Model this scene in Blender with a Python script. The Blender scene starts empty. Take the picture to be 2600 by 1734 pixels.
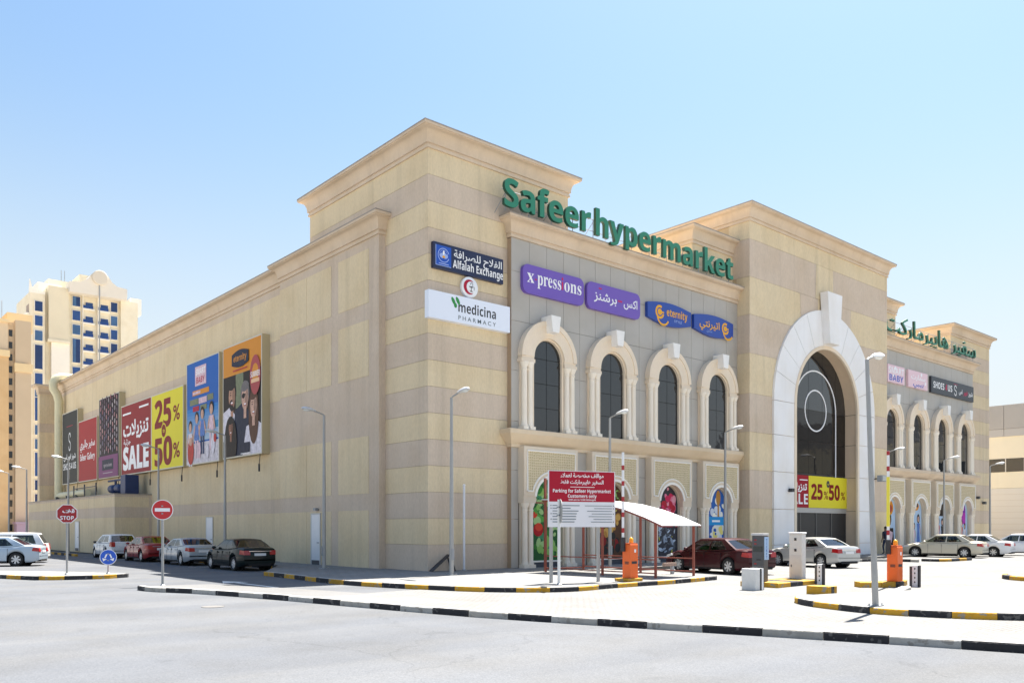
import bpy, bmesh, math, random
from mathutils import Vector, Matrix
random.seed(11)
SC = bpy.context.scene
COL = SC.collection
R = math.radians

# ------------------------------------------------------------------ camera, sky, sun, exposure
CAM = (-19.12, -27.17, 1.70)
TH = R(49.17)
cd = bpy.data.cameras.new('camera'); cam = bpy.data.objects.new('camera', cd); COL.objects.link(cam)
cam.location = CAM; cam.rotation_euler = (R(90), 0, TH - R(90))
cd.sensor_width = 36; cd.lens = 2139 / 2600 * 36; cd.shift_y = 473 / 2600; cd.clip_end = 6000; cd.clip_start = .1
SC.camera = cam
SUN = Vector((.43, .13, 1.0)).normalized()
wd = bpy.data.worlds.new('World'); SC.world = wd; wd.use_nodes = True
nt = wd.node_tree; bg = nt.nodes['Background']
sky = nt.nodes.new('ShaderNodeTexSky'); sky.sky_type = 'NISHITA'; sky.sun_disc = False
sky.sun_elevation = math.asin(SUN.z); sky.sun_rotation = math.atan2(SUN.x, SUN.y)
sky.air_density = 2.0; sky.dust_density = 2.0; sky.ozone_density = 9.0; sky.altitude = 0
# dusty air whitening the sky evenly all round towards the horizon
geo = nt.nodes.new('ShaderNodeTexCoord'); sep = nt.nodes.new('ShaderNodeSeparateXYZ'); nt.links.new(geo.outputs['Generated'], sep.inputs[0])
hz = nt.nodes.new('ShaderNodeMapRange'); hz.interpolation_type = 'SMOOTHERSTEP'; hz.inputs[1].default_value = .54; hz.inputs[2].default_value = .0; hz.inputs[3].default_value = 0.; hz.inputs[4].default_value = .88
nt.links.new(sep.outputs[2], hz.inputs[0])
hm = nt.nodes.new('ShaderNodeMix'); hm.data_type = 'RGBA'; hm.inputs[7].default_value = (5.3, 5.6, 5.9, 1)
nt.links.new(hz.outputs[0], hm.inputs[0]); nt.links.new(sky.outputs[0], hm.inputs[6])
nt.links.new(hm.outputs[2], bg.inputs[0]); bg.inputs[1].default_value = .0515
sl = bpy.data.lights.new('sun', 'SUN'); so = bpy.data.objects.new('sun', sl); COL.objects.link(so)
sl.energy = 5.0; sl.angle = R(.5); sl.color = (1, .95, .87)
so.rotation_euler = (-SUN).to_track_quat('-Z', 'Y').to_euler(); so.location = (20, 10, 60)
vs = SC.view_settings; vs.view_transform = 'Standard'; vs.look = 'None'; vs.gamma = 1.0; vs.exposure = 1.72
vs.use_curve_mapping = False
SC.cycles.max_bounces = 8; SC.cycles.diffuse_bounces = 5; SC.cycles.transparent_max_bounces = 10

# ------------------------------------------------------------------ materials
MATS = {}
def M(name, col, rough=.65, var=0., scale=3., stretch=(1, 1, 1), bump=0., bscale=40., metal=0., coat=0., spec=.5, emit=None, dirt=0., grain=0., streak=0., chips=None):
    if name in MATS: return MATS[name]
    m = bpy.data.materials.new(name); m.use_nodes = True; n = m.node_tree; b = n.nodes['Principled BSDF']
    b.inputs['Roughness'].default_value = rough; b.inputs['Metallic'].default_value = metal
    b.inputs['Coat Weight'].default_value = coat; b.inputs['Coat Roughness'].default_value = .06
    if name.split('_')[0] in ('print', 'poster', 'banner', 'board', 'stucco'): spec = min(spec, .15)
    b.inputs['Specular IOR Level'].default_value = spec
    c = (col[0], col[1], col[2], 1)
    b.inputs['Base Color'].default_value = c
    if var or bump or dirt:
        tc = n.nodes.new('ShaderNodeTexCoord'); mp = n.nodes.new('ShaderNodeMapping')
        mp.inputs['Scale'].default_value = stretch; n.links.new(tc.outputs['Object'], mp.inputs[0])
    last = None
    if var:
        ns = n.nodes.new('ShaderNodeTexNoise'); ns.inputs['Scale'].default_value = scale; ns.inputs['Detail'].default_value = 6
        ns.inputs['Roughness'].default_value = .62
        n.links.new(mp.outputs[0], ns.inputs['Vector'])
        rp = n.nodes.new('ShaderNodeValToRGB')
        rp.color_ramp.elements[0].position = .28; rp.color_ramp.elements[1].position = .72
        rp.color_ramp.elements[0].color = (col[0] * (1 - var), col[1] * (1 - var * 1.02), col[2] * (1 - var * 1.05), 1)
        rp.color_ramp.elements[1].color = (min(1, col[0] * (1 + var * .7)), min(1, col[1] * (1 + var * .7)), min(1, col[2] * (1 + var * .7)), 1)
        n.links.new(ns.outputs[0], rp.inputs[0]); last = rp.outputs[0]
    if dirt:
        n2 = n.nodes.new('ShaderNodeTexNoise'); n2.inputs['Scale'].default_value = .55; n2.inputs['Detail'].default_value = 8
        n.links.new(tc.outputs['Object'], n2.inputs['Vector'])
        r2 = n.nodes.new('ShaderNodeValToRGB'); r2.color_ramp.elements[0].position = .42; r2.color_ramp.elements[1].position = .75
        r2.color_ramp.elements[0].color = (1, 1, 1, 1); d = 1 - dirt; r2.color_ramp.elements[1].color = (d, d * .97, d * .92, 1)
        n.links.new(n2.outputs[0], r2.inputs[0])
        mx = n.nodes.new('ShaderNodeMix'); mx.data_type = 'RGBA'; mx.blend_type = 'MULTIPLY'; mx.inputs[0].default_value = 1
        if last: n.links.new(last, mx.inputs[6])
        else: mx.inputs[6].default_value = c
        n.links.new(r2.outputs[0], mx.inputs[7]); last = mx.outputs[2]
    def mult(fac_socket, lo, hi, p0, p1):
        nonlocal last
        mr = n.nodes.new('ShaderNodeMapRange'); mr.inputs[1].default_value = p0; mr.inputs[2].default_value = p1; mr.inputs[3].default_value = lo; mr.inputs[4].default_value = hi
        n.links.new(fac_socket, mr.inputs[0])
        mx = n.nodes.new('ShaderNodeMix'); mx.data_type = 'RGBA'; mx.blend_type = 'MULTIPLY'; mx.inputs[0].default_value = 1
        if last: n.links.new(last, mx.inputs[6])
        else: mx.inputs[6].default_value = c
        n.links.new(mr.outputs[0], mx.inputs[7]); last = mx.outputs[2]
    def noise(sc, st, det=4):
        m_ = n.nodes.new('ShaderNodeMapping'); m_.inputs['Scale'].default_value = st; n.links.new(tc.outputs['Object'], m_.inputs[0])
        q = n.nodes.new('ShaderNodeTexNoise'); q.inputs['Scale'].default_value = sc; q.inputs['Detail'].default_value = det; n.links.new(m_.outputs[0], q.inputs['Vector'])
        return q.outputs[0]
    if grain: mult(noise(16, (1, 1, .35)), 1 - grain, 1 + grain * .7, .3, .7)
    if streak: mult(noise(1.9, (1, 1, .045), 5), 1.0, 1 - streak, .54, .76)
    if chips:
        cr = n.nodes.new('ShaderNodeMapRange'); cr.inputs[1].default_value = .585; cr.inputs[2].default_value = .63; n.links.new(noise(7, (1, 1, 1), 7), cr.inputs[0])
        mx = n.nodes.new('ShaderNodeMix'); mx.data_type = 'RGBA'; n.links.new(cr.outputs[0], mx.inputs[0])
        if last: n.links.new(last, mx.inputs[6])
        else: mx.inputs[6].default_value = c
        mx.inputs[7].default_value = (*chips, 1); last = mx.outputs[2]
    if last: n.links.new(last, b.inputs['Base Color'])
    if bump:
        nb = n.nodes.new('ShaderNodeTexNoise'); nb.inputs['Scale'].default_value = bscale; nb.inputs['Detail'].default_value = 5
        n.links.new(tc.outputs['Object'], nb.inputs['Vector'])
        bp = n.nodes.new('ShaderNodeBump'); bp.inputs['Strength'].default_value = bump; bp.inputs['Distance'].default_value = .02
        n.links.new(nb.outputs[0], bp.inputs['Height']); n.links.new(bp.outputs[0], b.inputs['Normal'])
    if emit:
        b.inputs['Emission Color'].default_value = (*emit[:3], 1); b.inputs['Emission Strength'].default_value = emit[3]
    MATS[name] = m
    return m

YEL = M('stucco_yellow', (.715, .59, .395), .9, .05, 1.6, (1.3, 1.3, .12), .4, 30, spec=.2, dirt=.07, grain=.07, streak=.14)
PNK = M('stucco_pink', (.62, .51, .40), .9, .045, 1.6, (1.3, 1.3, .12), .4, 30, spec=.2, dirt=.07, grain=.07, streak=.14)
TAN = M('cornice_tan', (.66, .535, .40), .85, .05, 1.2, (1, 1, .3), .15, 14, spec=.2, dirt=.10, grain=.03, streak=.10)
CREAM = M('moulding_cream', (.80, .68, .53), .8, .05, 2, (1, 1, .3), .15, 20, spec=.25, dirt=.08, grain=.03, streak=.08)
WHITE_ST = M('stone_white', (.84, .83, .82), .6, .035, 1.2, (1, 1, .4), .05, 20, dirt=.05, streak=.06)
GREYP = M('panel_grey', (.43, .405, .365), .45, .05, .9, (1, 1, 1), 0, 20, dirt=.06)
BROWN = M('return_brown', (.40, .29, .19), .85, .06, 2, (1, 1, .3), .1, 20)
JOINT = M('joint_dark', (.09, .08, .07), .9)
LATT = None
STEEL = M('galvanised_steel', (.36, .36, .35), .5, .10, 9, (1, 1, .3), 0, 20, metal=.25)
STEELD = M('steel_grey', (.30, .32, .34), .5, .08, 9, (1, 1, .3), metal=.4)
WHITE = M('white_paint', (.80, .80, .80), .5, .03, 4)
BLACK = M('black_paint', (.03, .03, .035), .6, .25, 5)
CHAR = M('charcoal_box', (.075, .08, .085), .5, .1, 8)
RED = M('sign_red', (.36, .012, .018), .45, .03, 5)
REDB = M('board_red', (.40, .014, .034), .45, .03, 5)
WPRINT = M('white_print', (.85, .85, .85), .5)
BPRINT = M('dark_print', (.03, .03, .035), .5)
RUST = M('red_oxide', (.26, .065, .04), .6, .15, 6)
ORANGE = M('orange_paint', (.78, .13, .015), .45, .05, 5)
AMBER = M('amber_lens', (.80, .36, .01), .25)
KYEL = M('kerb_yellow', (.56, .30, .02), .8, .16, 6, bump=.4, bscale=25, dirt=.25, chips=(.30, .26, .2))
KBLK = M('kerb_black', (.022, .022, .026), .8, .3, 6, bump=.4, bscale=25, dirt=.2, chips=(.10, .095, .09))
KWHT = M('kerb_white', (.42, .405, .37), .8, .14, 5, bump=.4, bscale=25, dirt=.25, chips=(.27, .25, .22))
RUBBER = M('tyre_rubber', (.018, .018, .018), .85)
RIMM = M('wheel_alloy', (.60, .61, .62), .35, metal=.6)
UNDER = M('car_underside', (.012, .012, .013), .9)
PLATE = M('plate_white', (.75, .75, .75), .5)

def glassmat(name, tint, alpha, rough=.03):
    if name in MATS: return MATS[name]
    m = bpy.data.materials.new(name); m.use_nodes = True; n = m.node_tree
    out = n.nodes['Material Output']; n.nodes.remove(n.nodes['Principled BSDF'])
    tr = n.nodes.new('ShaderNodeBsdfTransparent'); tr.inputs[0].default_value = (*tint, 1)
    gl = n.nodes.new('ShaderNodeBsdfGlossy'); gl.inputs['Roughness'].default_value = rough; gl.inputs[0].default_value = (.95, .97, 1, 1)
    fr = n.nodes.new('ShaderNodeFresnel'); fr.inputs[0].default_value = alpha
    mx = n.nodes.new('ShaderNodeMixShader'); n.links.new(fr.outputs[0], mx.inputs[0]); n.links.new(tr.outputs[0], mx.inputs[1]); n.links.new(gl.outputs[0], mx.inputs[2])
    n.links.new(mx.outputs[0], out.inputs[0]); MATS[name] = m
    return m
CGLASS = glassmat('car_glass', (.28, .33, .32), 1.6)
CGLASSD = glassmat('car_glass_dark', (.10, .11, .12), 1.6)
PANE = M('tinted_pane', (.010, .013, .017), .03, spec=.85)
PANE2 = M('pane_brown_reflection', (.014, .012, .011), .05, spec=.3)  # brown reflection of buildings opposite put into the lower panes' colour
for _m in (PANE, PANE2):     # slightly wavy float glass
    _n = _m.node_tree; _t = _n.nodes.new('ShaderNodeTexCoord'); _q = _n.nodes.new('ShaderNodeTexNoise'); _q.inputs['Scale'].default_value = .9
    _n.links.new(_t.outputs['Object'], _q.inputs['Vector']); _b = _n.nodes.new('ShaderNodeBump'); _b.inputs['Strength'].default_value = .12; _b.inputs['Distance'].default_value = .1
    _n.links.new(_q.outputs[0], _b.inputs['Height']); _n.links.new(_b.outputs[0], _n.nodes['Principled BSDF'].inputs['Normal'])
BLUEW = M('blue_window', (.012, .055, .21), .06, .2, .35, spec=.7)

def groundmat(name, col, var, bscale, bump, joints=None, patches=None, cracks=False):
    m = M(name, col, .9, var, .35, (1, 1, 1), bump, bscale, spec=.25, dirt=.08)
    n = m.node_tree; b = n.nodes['Principled BSDF']
    src = b.inputs['Base Color'].links[0].from_socket
    tc = [k for k in n.nodes if k.type == 'TEX_COORD'][0]
    fine = n.nodes.new('ShaderNodeTexNoise'); fine.inputs['Scale'].default_value = 38; fine.inputs['Detail'].default_value = 4
    n.links.new(tc.outputs['Object'], fine.inputs['Vector'])
    fr = n.nodes.new('ShaderNodeMapRange'); fr.inputs[1].default_value = .3; fr.inputs[2].default_value = .7; fr.inputs[3].default_value = .86; fr.inputs[4].default_value = 1.1
    n.links.new(fine.outputs[0], fr.inputs[0])
    mx = n.nodes.new('ShaderNodeMix'); mx.data_type = 'RGBA'; mx.blend_type = 'MULTIPLY'; mx.inputs[0].default_value = 1
    n.links.new(src, mx.inputs[6]); n.links.new(fr.outputs[0], mx.inputs[7]); last = mx.outputs[2]
    if joints:
        br = n.nodes.new('ShaderNodeTexBrick'); br.inputs['Scale'].default_value = 1; br.inputs['Mortar Size'].default_value = .012
        br.inputs['Brick Width'].default_value = joints[0]; br.inputs['Row Height'].default_value = joints[1]
        br.inputs['Color1'].default_value = (1, 1, 1, 1); br.inputs['Color2'].default_value = (.88, .87, .86, 1); br.inputs['Mortar'].default_value = (.62, .6, .57, 1)
        n.links.new(tc.outputs['Object'], br.inputs['Vector'])
        m2 = n.nodes.new('ShaderNodeMix'); m2.data_type = 'RGBA'; m2.blend_type = 'MULTIPLY'; m2.inputs[0].default_value = 1
        n.links.new(last, m2.inputs[6]); n.links.new(br.outputs[0], m2.inputs[7]); last = m2.outputs[2]
    if patches:   # long worn lanes following the road
        mp = n.nodes.new('ShaderNodeMapping'); mp.inputs['Rotation'].default_value = (0, 0, R(-104)); mp.inputs['Scale'].default_value = (.05, .55, 1)
        mp.vector_type = 'TEXTURE' if False else 'POINT'
        n.links.new(tc.outputs['Object'], mp.inputs[0])
        ns = n.nodes.new('ShaderNodeTexNoise'); ns.inputs['Scale'].default_value = 1.0; ns.inputs['Detail'].default_value = 3
        n.links.new(mp.outputs[0], ns.inputs['Vector'])
        rp = n.nodes.new('ShaderNodeValToRGB'); rp.color_ramp.elements[0].position = .4; rp.color_ramp.elements[1].position = .62
        rp.color_ramp.elements[0].color = (*patches, 1); rp.color_ramp.elements[1].color = (1, 1, 1, 1)
        n.links.new(ns.outputs[0], rp.inputs[0])
        m3 = n.nodes.new('ShaderNodeMix'); m3.data_type = 'RGBA'; m3.blend_type = 'MULTIPLY'; m3.inputs[0].default_value = 1
        n.links.new(last, m3.inputs[6]); n.links.new(rp.outputs[0], m3.inputs[7]); last = m3.outputs[2]
    if cracks:
        dn = n.nodes.new('ShaderNodeTexNoise'); dn.inputs['Scale'].default_value = 1.1; dn.inputs['Detail'].default_value = 6; n.links.new(tc.outputs['Object'], dn.inputs['Vector'])
        ad = n.nodes.new('ShaderNodeVectorMath'); ad.operation = 'MULTIPLY_ADD'; ad.inputs[1].default_value = (1.6, 1.6, 0); n.links.new(dn.outputs[1], ad.inputs[0]); n.links.new(tc.outputs['Object'], ad.inputs[2])
        vo = n.nodes.new('ShaderNodeTexVoronoi'); vo.feature = 'DISTANCE_TO_EDGE'; vo.inputs['Scale'].default_value = .17; n.links.new(ad.outputs[0], vo.inputs['Vector'])
        cr = n.nodes.new('ShaderNodeMapRange'); cr.inputs[1].default_value = .001; cr.inputs[2].default_value = .004; cr.inputs[3].default_value = .86; cr.inputs[4].default_value = 1.0; n.links.new(vo.outputs[0], cr.inputs[0])
        m4 = n.nodes.new('ShaderNodeMix'); m4.data_type = 'RGBA'; m4.blend_type = 'MULTIPLY'; m4.inputs[0].default_value = 1; n.links.new(last, m4.inputs[6]); n.links.new(cr.outputs[0], m4.inputs[7]); last = m4.outputs[2]
        sp = n.nodes.new('ShaderNodeTexNoise'); sp.inputs['Scale'].default_value = .9; sp.inputs['Detail'].default_value = 2; n.links.new(tc.outputs['Object'], sp.inputs['Vector'])
        sr = n.nodes.new('ShaderNodeMapRange'); sr.inputs[1].default_value = .68; sr.inputs[2].default_value = .76; sr.inputs[3].default_value = 1.0; sr.inputs[4].default_value = .82; n.links.new(sp.outputs[0], sr.inputs[0])
        m5 = n.nodes.new('ShaderNodeMix'); m5.data_type = 'RGBA'; m5.blend_type = 'MULTIPLY'; m5.inputs[0].default_value = 1; n.links.new(last, m5.inputs[6]); n.links.new(sr.outputs[0], m5.inputs[7]); last = m5.outputs[2]
        ag = n.nodes.new('ShaderNodeTexVoronoi'); ag.inputs['Scale'].default_value = 55; n.links.new(tc.outputs['Object'], ag.inputs['Vector'])
        ar2 = n.nodes.new('ShaderNodeMapRange'); ar2.inputs[1].default_value = 0; ar2.inputs[2].default_value = 1; ar2.inputs[3].default_value = .84; ar2.inputs[4].default_value = 1.12; n.links.new(ag.outputs['Color'], ar2.inputs[0])
        m6 = n.nodes.new('ShaderNodeMix'); m6.data_type = 'RGBA'; m6.blend_type = 'MULTIPLY'; m6.inputs[0].default_value = 1; n.links.new(last, m6.inputs[6]); n.links.new(ar2.outputs[0], m6.inputs[7]); last = m6.outputs[2]
    n.links.new(last, b.inputs['Base Color'])
    return m
ASPH = groundmat('dusty_asphalt', (.138, .142, .149), .10, 60, .25, patches=(.86, .88, .92), cracks=True)
ASPH2 = groundmat('lane_asphalt', (.17, .168, .166), .10, 60, .25)
PAVE = groundmat('lot_paving', (.228, .228, .226), .07, 60, .2, joints=(.22, .11))
SIDEW = groundmat('sidewalk_paving', (.245, .244, .24), .07, 50, .2, joints=(.4, .4))
PAINT_L = M('faded_line_paint', (.62, .62, .60), .8, .2, 8)

# ------------------------------------------------------------------ mesh helpers
class MB:
    def __init__(self): self.v = []; self.f = []; self.mi = []
    def add(self, verts, faces, mi=0):
        o = len(self.v); self.v += [tuple(p) for p in verts]
        for f in faces: self.f.append(tuple(o + i for i in f)); self.mi.append(mi)
        return self
    def box(self, x0, x1, y0, y1, z0, z1, mi=0):
        if x0 > x1: x0, x1 = x1, x0
        if y0 > y1: y0, y1 = y1, y0
        if z0 > z1: z0, z1 = z1, z0
        return self.add([(x0, y0, z0), (x1, y0, z0), (x1, y1, z0), (x0, y1, z0), (x0, y0, z1), (x1, y0, z1), (x1, y1, z1), (x0, y1, z1)],
                        [(0, 3, 2, 1), (4, 5, 6, 7), (0, 1, 5, 4), (1, 2, 6, 5), (2, 3, 7, 6), (3, 0, 4, 7)], mi)
    def prism(self, pts, fn, mi=0):
        """pts: 2D outline (CCW seen from the front); fn(u,v,k) -> 3D, k=0 front, 1 back"""
        n = len(pts)
        a = [fn(u, w, 0) for u, w in pts]; b = [fn(u, w, 1) for u, w in pts]
        fs = [tuple(range(n)), tuple(range(2 * n - 1, n - 1, -1))]
        fs += [(i + n, (i + 1) % n + n, (i + 1) % n, i) for i in range(n)]
        return self.add(a + b, fs, mi)
    def tube(self, path, rad, seg=8, mi=0, cap=True):
        P = [Vector(p) for p in path]; n = len(P)
        rs = rad if isinstance(rad, (list, tuple)) else [rad] * n
        vs_ = []; up = None
        for i, p in enumerate(P):
            t = (P[min(i + 1, n - 1)] - P[max(i - 1, 0)]).normalized()
            if up is None:
                up = Vector((0, 0, 1)) if abs(t.z) < .9 else Vector((1, 0, 0))
            s = t.cross(up).normalized(); up = s.cross(t).normalized()
            for k in range(seg):
                a = 2 * math.pi * k / seg
                vs_.append(p + (s * math.cos(a) + up * math.sin(a)) * rs[i])
        fs = []
        for i in range(n - 1):
            for k in range(seg):
                k2 = (k + 1) % seg
                fs.append((i * seg + k, (i + 1) * seg + k, (i + 1) * seg + k2, i * seg + k2))
        if cap:
            fs.append(tuple(range(seg))); fs.append(tuple(range(n * seg - 1, (n - 1) * seg - 1, -1)))
        return self.add(vs_, fs, mi)
    def lathe(self, prof, c=(0, 0, 0), seg=14, axis='z', mi=0, cap=True):
        vs_ = []; n = len(prof)
        for r_, h_ in prof:
            for k in range(seg):
                a = 2 * math.pi * k / seg
                x, y = r_ * math.cos(a), r_ * math.sin(a)
                p = (x, y, h_) if axis == 'z' else ((x, -h_, y) if axis == 'y' else (h_, x, y))
                vs_.append((p[0] + c[0], p[1] + c[1], p[2] + c[2]))
        fs = []
        for i in range(n - 1):
            for k in range(seg):
                k2 = (k + 1) % seg
                fs.append((i * seg + k, i * seg + k2, (i + 1) * seg + k2, (i + 1) * seg + k))
        if cap: fs.append(tuple(range(seg - 1, -1, -1))); fs.append(tuple(range((n - 1) * seg, n * seg)))
        return self.add(vs_, fs, mi)
    def ell(self, c, r, seg=12, rings=7, mi=0):
        vs_ = []; fs = []
        for i in range(rings + 1):
            ph = math.pi * i / rings - math.pi / 2
            for k in range(seg):
                a = 2 * math.pi * k / seg
                vs_.append((c[0] + r[0] * math.cos(ph) * math.cos(a), c[1] + r[1] * math.cos(ph) * math.sin(a), c[2] + r[2] * math.sin(ph)))
        for i in range(rings):
            for k in range(seg):
                k2 = (k + 1) % seg
                fs.append((i * seg + k, i * seg + k2, (i + 1) * seg + k2, (i + 1) * seg + k))
        return self.add(vs_, fs, mi)
    def mesh(self, name, mats, org=(0, 0, 0), smooth=None, fix=False):
        me = bpy.data.meshes.new(name)
        me.from_pydata([(p[0] - org[0], p[1] - org[1], p[2] - org[2]) for p in self.v], [], self.f)
        for m in (mats if isinstance(mats, (list, tuple)) else [mats]): me.materials.append(m)
        if any(self.mi): me.polygons.foreach_set('material_index', self.mi)
        if fix:
            b = bmesh.new(); b.from_mesh(me); bmesh.ops.remove_doubles(b, verts=b.verts, dist=1e-4)
            bmesh.ops.recalc_face_normals(b, faces=b.faces); b.to_mesh(me); b.free()
        if smooth is not None:
            me.polygons.foreach_set('use_smooth', [True] * len(me.polygons)); me.set_sharp_from_angle(angle=R(smooth))
        me.validate(); me.update()
        return me
    def build(self, name, mats, parent=None, smooth=None, fix=False, bevel=0):
        org = parent['_o'] if parent is not None else (0, 0, 0)
        me = self.mesh(name, mats, org, smooth, fix)
        return link(name, me, parent, bevel)

def link(name, me, parent=None, bevel=0):
    o = bpy.data.objects.new(name, me); COL.objects.link(o)
    if parent is not None:
        o.parent = parent; o['_o'] = list(parent['_o'])
    else: o['_o'] = [0., 0., 0.]
    if bevel:
        md = o.modifiers.new('bevel', 'BEVEL'); md.width = bevel; md.segments = 2; md.limit_method = 'ANGLE'; md.angle_limit = R(40)
    return o
def tag(o, label, cat, group=None, kind=None):
    o['label'] = label; o['category'] = cat
    if group: o['group'] = group
    if kind: o['kind'] = kind
    return o
def struct(o): o['kind'] = 'structure'; return o
def thing(name, label, cat, loc, group=None, rz=0., local=False):
    """an Empty at the thing's base. local=False: parts are given in world coordinates (only without rotation)"""
    o = bpy.data.objects.new(name, None); COL.objects.link(o); o.location = loc; o.rotation_euler = (0, 0, rz)
    o.empty_display_size = .2
    o['_o'] = [0., 0., 0.] if local else list(loc)
    return tag(o, label, cat, group)
def copy_tree(o, parent=None):
    c = o.copy(); COL.objects.link(c); c.parent = parent
    for ch in list(o.children):
        if ch.parent == o: copy_tree(ch, c)
    return c

# ------------------------------------------------------------------ lettering
FORMS = {}
_c = 0xFE80
for _ch, _n in [('ء', 1), ('آ', 2), ('أ', 2), ('ؤ', 2), ('إ', 2), ('ئ', 4), ('ا', 2), ('ب', 4), ('ة', 2), ('ت', 4), ('ث', 4), ('ج', 4), ('ح', 4), ('خ', 4), ('د', 2), ('ذ', 2), ('ر', 2), ('ز', 2), ('س', 4), ('ش', 4), ('ص', 4), ('ض', 4), ('ط', 4), ('ظ', 4), ('ع', 4), ('غ', 4), ('ف', 4), ('ق', 4), ('ك', 4), ('ل', 4), ('م', 4), ('ن', 4), ('ه', 4), ('و', 2), ('ى', 2), ('ي', 4)]:
    FORMS[_ch] = [_c + i for i in range(_n)]; _c += _n
def arab(s):
    out = []; i = 0; prev = False; n = len(s)
    while i < n:
        ch = s[i]
        if ch not in FORMS: out.append(ch); prev = False; i += 1; continue
        if ch == 'ل' and i + 1 < n and s[i + 1] == 'ا':
            out.append(chr(0xFEFC if prev else 0xFEFB)); prev = False; i += 2; continue
        f = FORMS[ch]; nx = i + 1 < n and s[i + 1] in FORMS and s[i + 1] != 'ء' and len(f) == 4
        k = 0 if len(f) == 1 else ((1 if prev else 0) if len(f) == 2 else {(0, 0): 0, (1, 0): 1, (0, 1): 2, (1, 1): 3}[(int(prev), int(nx))])
        out.append(chr(f[k])); prev = nx; i += 1
    return ''.join(reversed(out))
def bold(s):
    o = ''
    for c in s:
        if 'A' <= c <= 'Z': o += chr(0x1D5D4 + ord(c) - 65)
        elif 'a' <= c <= 'z': o += chr(0x1D5EE + ord(c) - 97)
        elif '0' <= c <= '9': o += chr(0x1D7EC + ord(c) - 48)
        else: o += c
    return o
def serif(s):
    o = ''
    for c in s:
        if 'A' <= c <= 'Z': o += chr(0x1D400 + ord(c) - 65)
        elif 'a' <= c <= 'z': o += chr(0x1D41A + ord(c) - 97)
        else: o += c
    return o
_fc = bpy.data.curves.new('lettering_source', 'FONT'); _fo = bpy.data.objects.new('lettering_source', _fc)
_GC = {}
def _tm(body, depth, off):
    _fc.body = body; _fc.extrude = depth / 2; _fc.offset = off; _fc.size = 1; _fc.resolution_u = 4
    me = bpy.data.meshes.new_from_object(_fo)
    v = [tuple(p.co) for p in me.vertices]; f = [tuple(p.vertices) for p in me.polygons]
    bpy.data.meshes.remove(me)
    return v, f
def glyph(c, depth=0, off=0):
    k = (c, depth, off)
    if k not in _GC:
        v, f = _tm(c, depth, off)
        ka = ('adv', c)
        if ka not in _GC:
            h0 = max(p[0] for p in _tm('H', 0, 0)[0]); _GC[ka] = max(p[0] for p in _tm(c + 'H', 0, 0)[0]) - h0
        _GC[k] = (v, f, _GC[ka])
    return _GC[k]
SPACE = [.28]
def text_glyphs(s, depth=0, off=0):
    """[(verts, faces, x)], width at size 1"""
    x = 0; out = []
    for c in s:
        if c == ' ': x += SPACE[0]; continue
        v, f, a = glyph(c, depth, off); out.append((v, f, x)); x += a
    xs = [p[0] + g[2] for g in out for p in g[0]]
    return out, min(xs), max(xs)

class Print:
    """flat print on a board: O = lower left corner as seen, U right, V up, N towards the viewer"""
    def __init__(s, O, U, V, N, step=.003):
        s.O, s.U, s.V, s.N = Vector(O), Vector(U).normalized(), Vector(V).normalized(), Vector(N).normalized()
        s.mb = MB(); s.mats = []; s.step = step; s.lay = 1
    def mi(s, m):
        if m not in s.mats: s.mats.append(m)
        return s.mats.index(m)
    def p(s, u, v, w): return s.O + s.U * u + s.V * v + s.N * w
    def poly(s, pts, m, lay=None):
        if lay is None: s.lay += .25; lay = s.lay
        w = lay * s.step
        s.mb.add([s.p(u, v, w) for u, v in pts], [tuple(range(len(pts)))], s.mi(m)); return s
    def rect(s, u0, v0, u1, v1, m, lay=None): return s.poly([(u0, v0), (u1, v0), (u1, v1), (u0, v1)], m, lay)
    def ell(s, cu, cv, ru, rv, m, lay=None, rot=0, n=18, a0=0, a1=360, clip=None):
        pts = []
        for k in range(n if a1 - a0 >= 360 else n + 1):
            a = R(a0 + (a1 - a0) * k / n); x, y = ru * math.cos(a), rv * math.sin(a)
            c_, s_ = math.cos(R(rot)), math.sin(R(rot)); u, v = cu + x * c_ - y * s_, cv + x * s_ + y * c_
            if clip: u = min(max(u, clip[0]), clip[2]); v = min(max(v, clip[1]), clip[3])
            pts.append((u, v))
        return s.poly(pts, m, lay)
    def ring(s, cu, cv, r0, r1, m, a0=0, a1=360, n=28, lay=None, asp=1):
        if lay is None: s.lay += .25; lay = s.lay
        w = lay * s.step
        for k in range(n):
            q = [R(a0 + (a1 - a0) * (k + j) / n) for j in (0, 1)]
            pts = [(cu + r0 * asp * math.cos(q[0]), cv + r0 * math.sin(q[0])), (cu + r1 * asp * math.cos(q[0]), cv + r1 * math.sin(q[0])), (cu + r1 * asp * math.cos(q[1]), cv + r1 * math.sin(q[1])), (cu + r0 * asp * math.cos(q[1]), cv + r0 * math.sin(q[1]))]
            s.mb.add([s.p(u, v, w) for u, v in pts], [(0, 1, 2, 3)], s.mi(m))
        return s
    def text(s, t, u, v, h, m, al='c', off=0, width=None, depth=0, cap=.72, lay=None):
        """h = capital height; u by alignment; width = fit to this width"""
        if lay is None: s.lay += .25; lay = s.lay
        gl, x0, x1 = text_glyphs(t, depth, off)
        sz = h / cap; sx = sz if width is None else width / (x1 - x0)
        W = (x1 - x0) * sx
        ub = u - (W / 2 if al == 'c' else (W if al == 'r' else 0)) - x0 * sx
        for k, (vv, ff, gx) in enumerate(gl):
            w = lay * s.step + (k % 2) * .0012 + depth / 2
            s.mb.add([s.p(ub + (p[0] + gx) * sx, v + p[1] * sz, w + p[2]) for p in vv], ff, s.mi(m))
        return W
    def build(s, name, parent): return s.mb.build(name, s.mats, parent)
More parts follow.
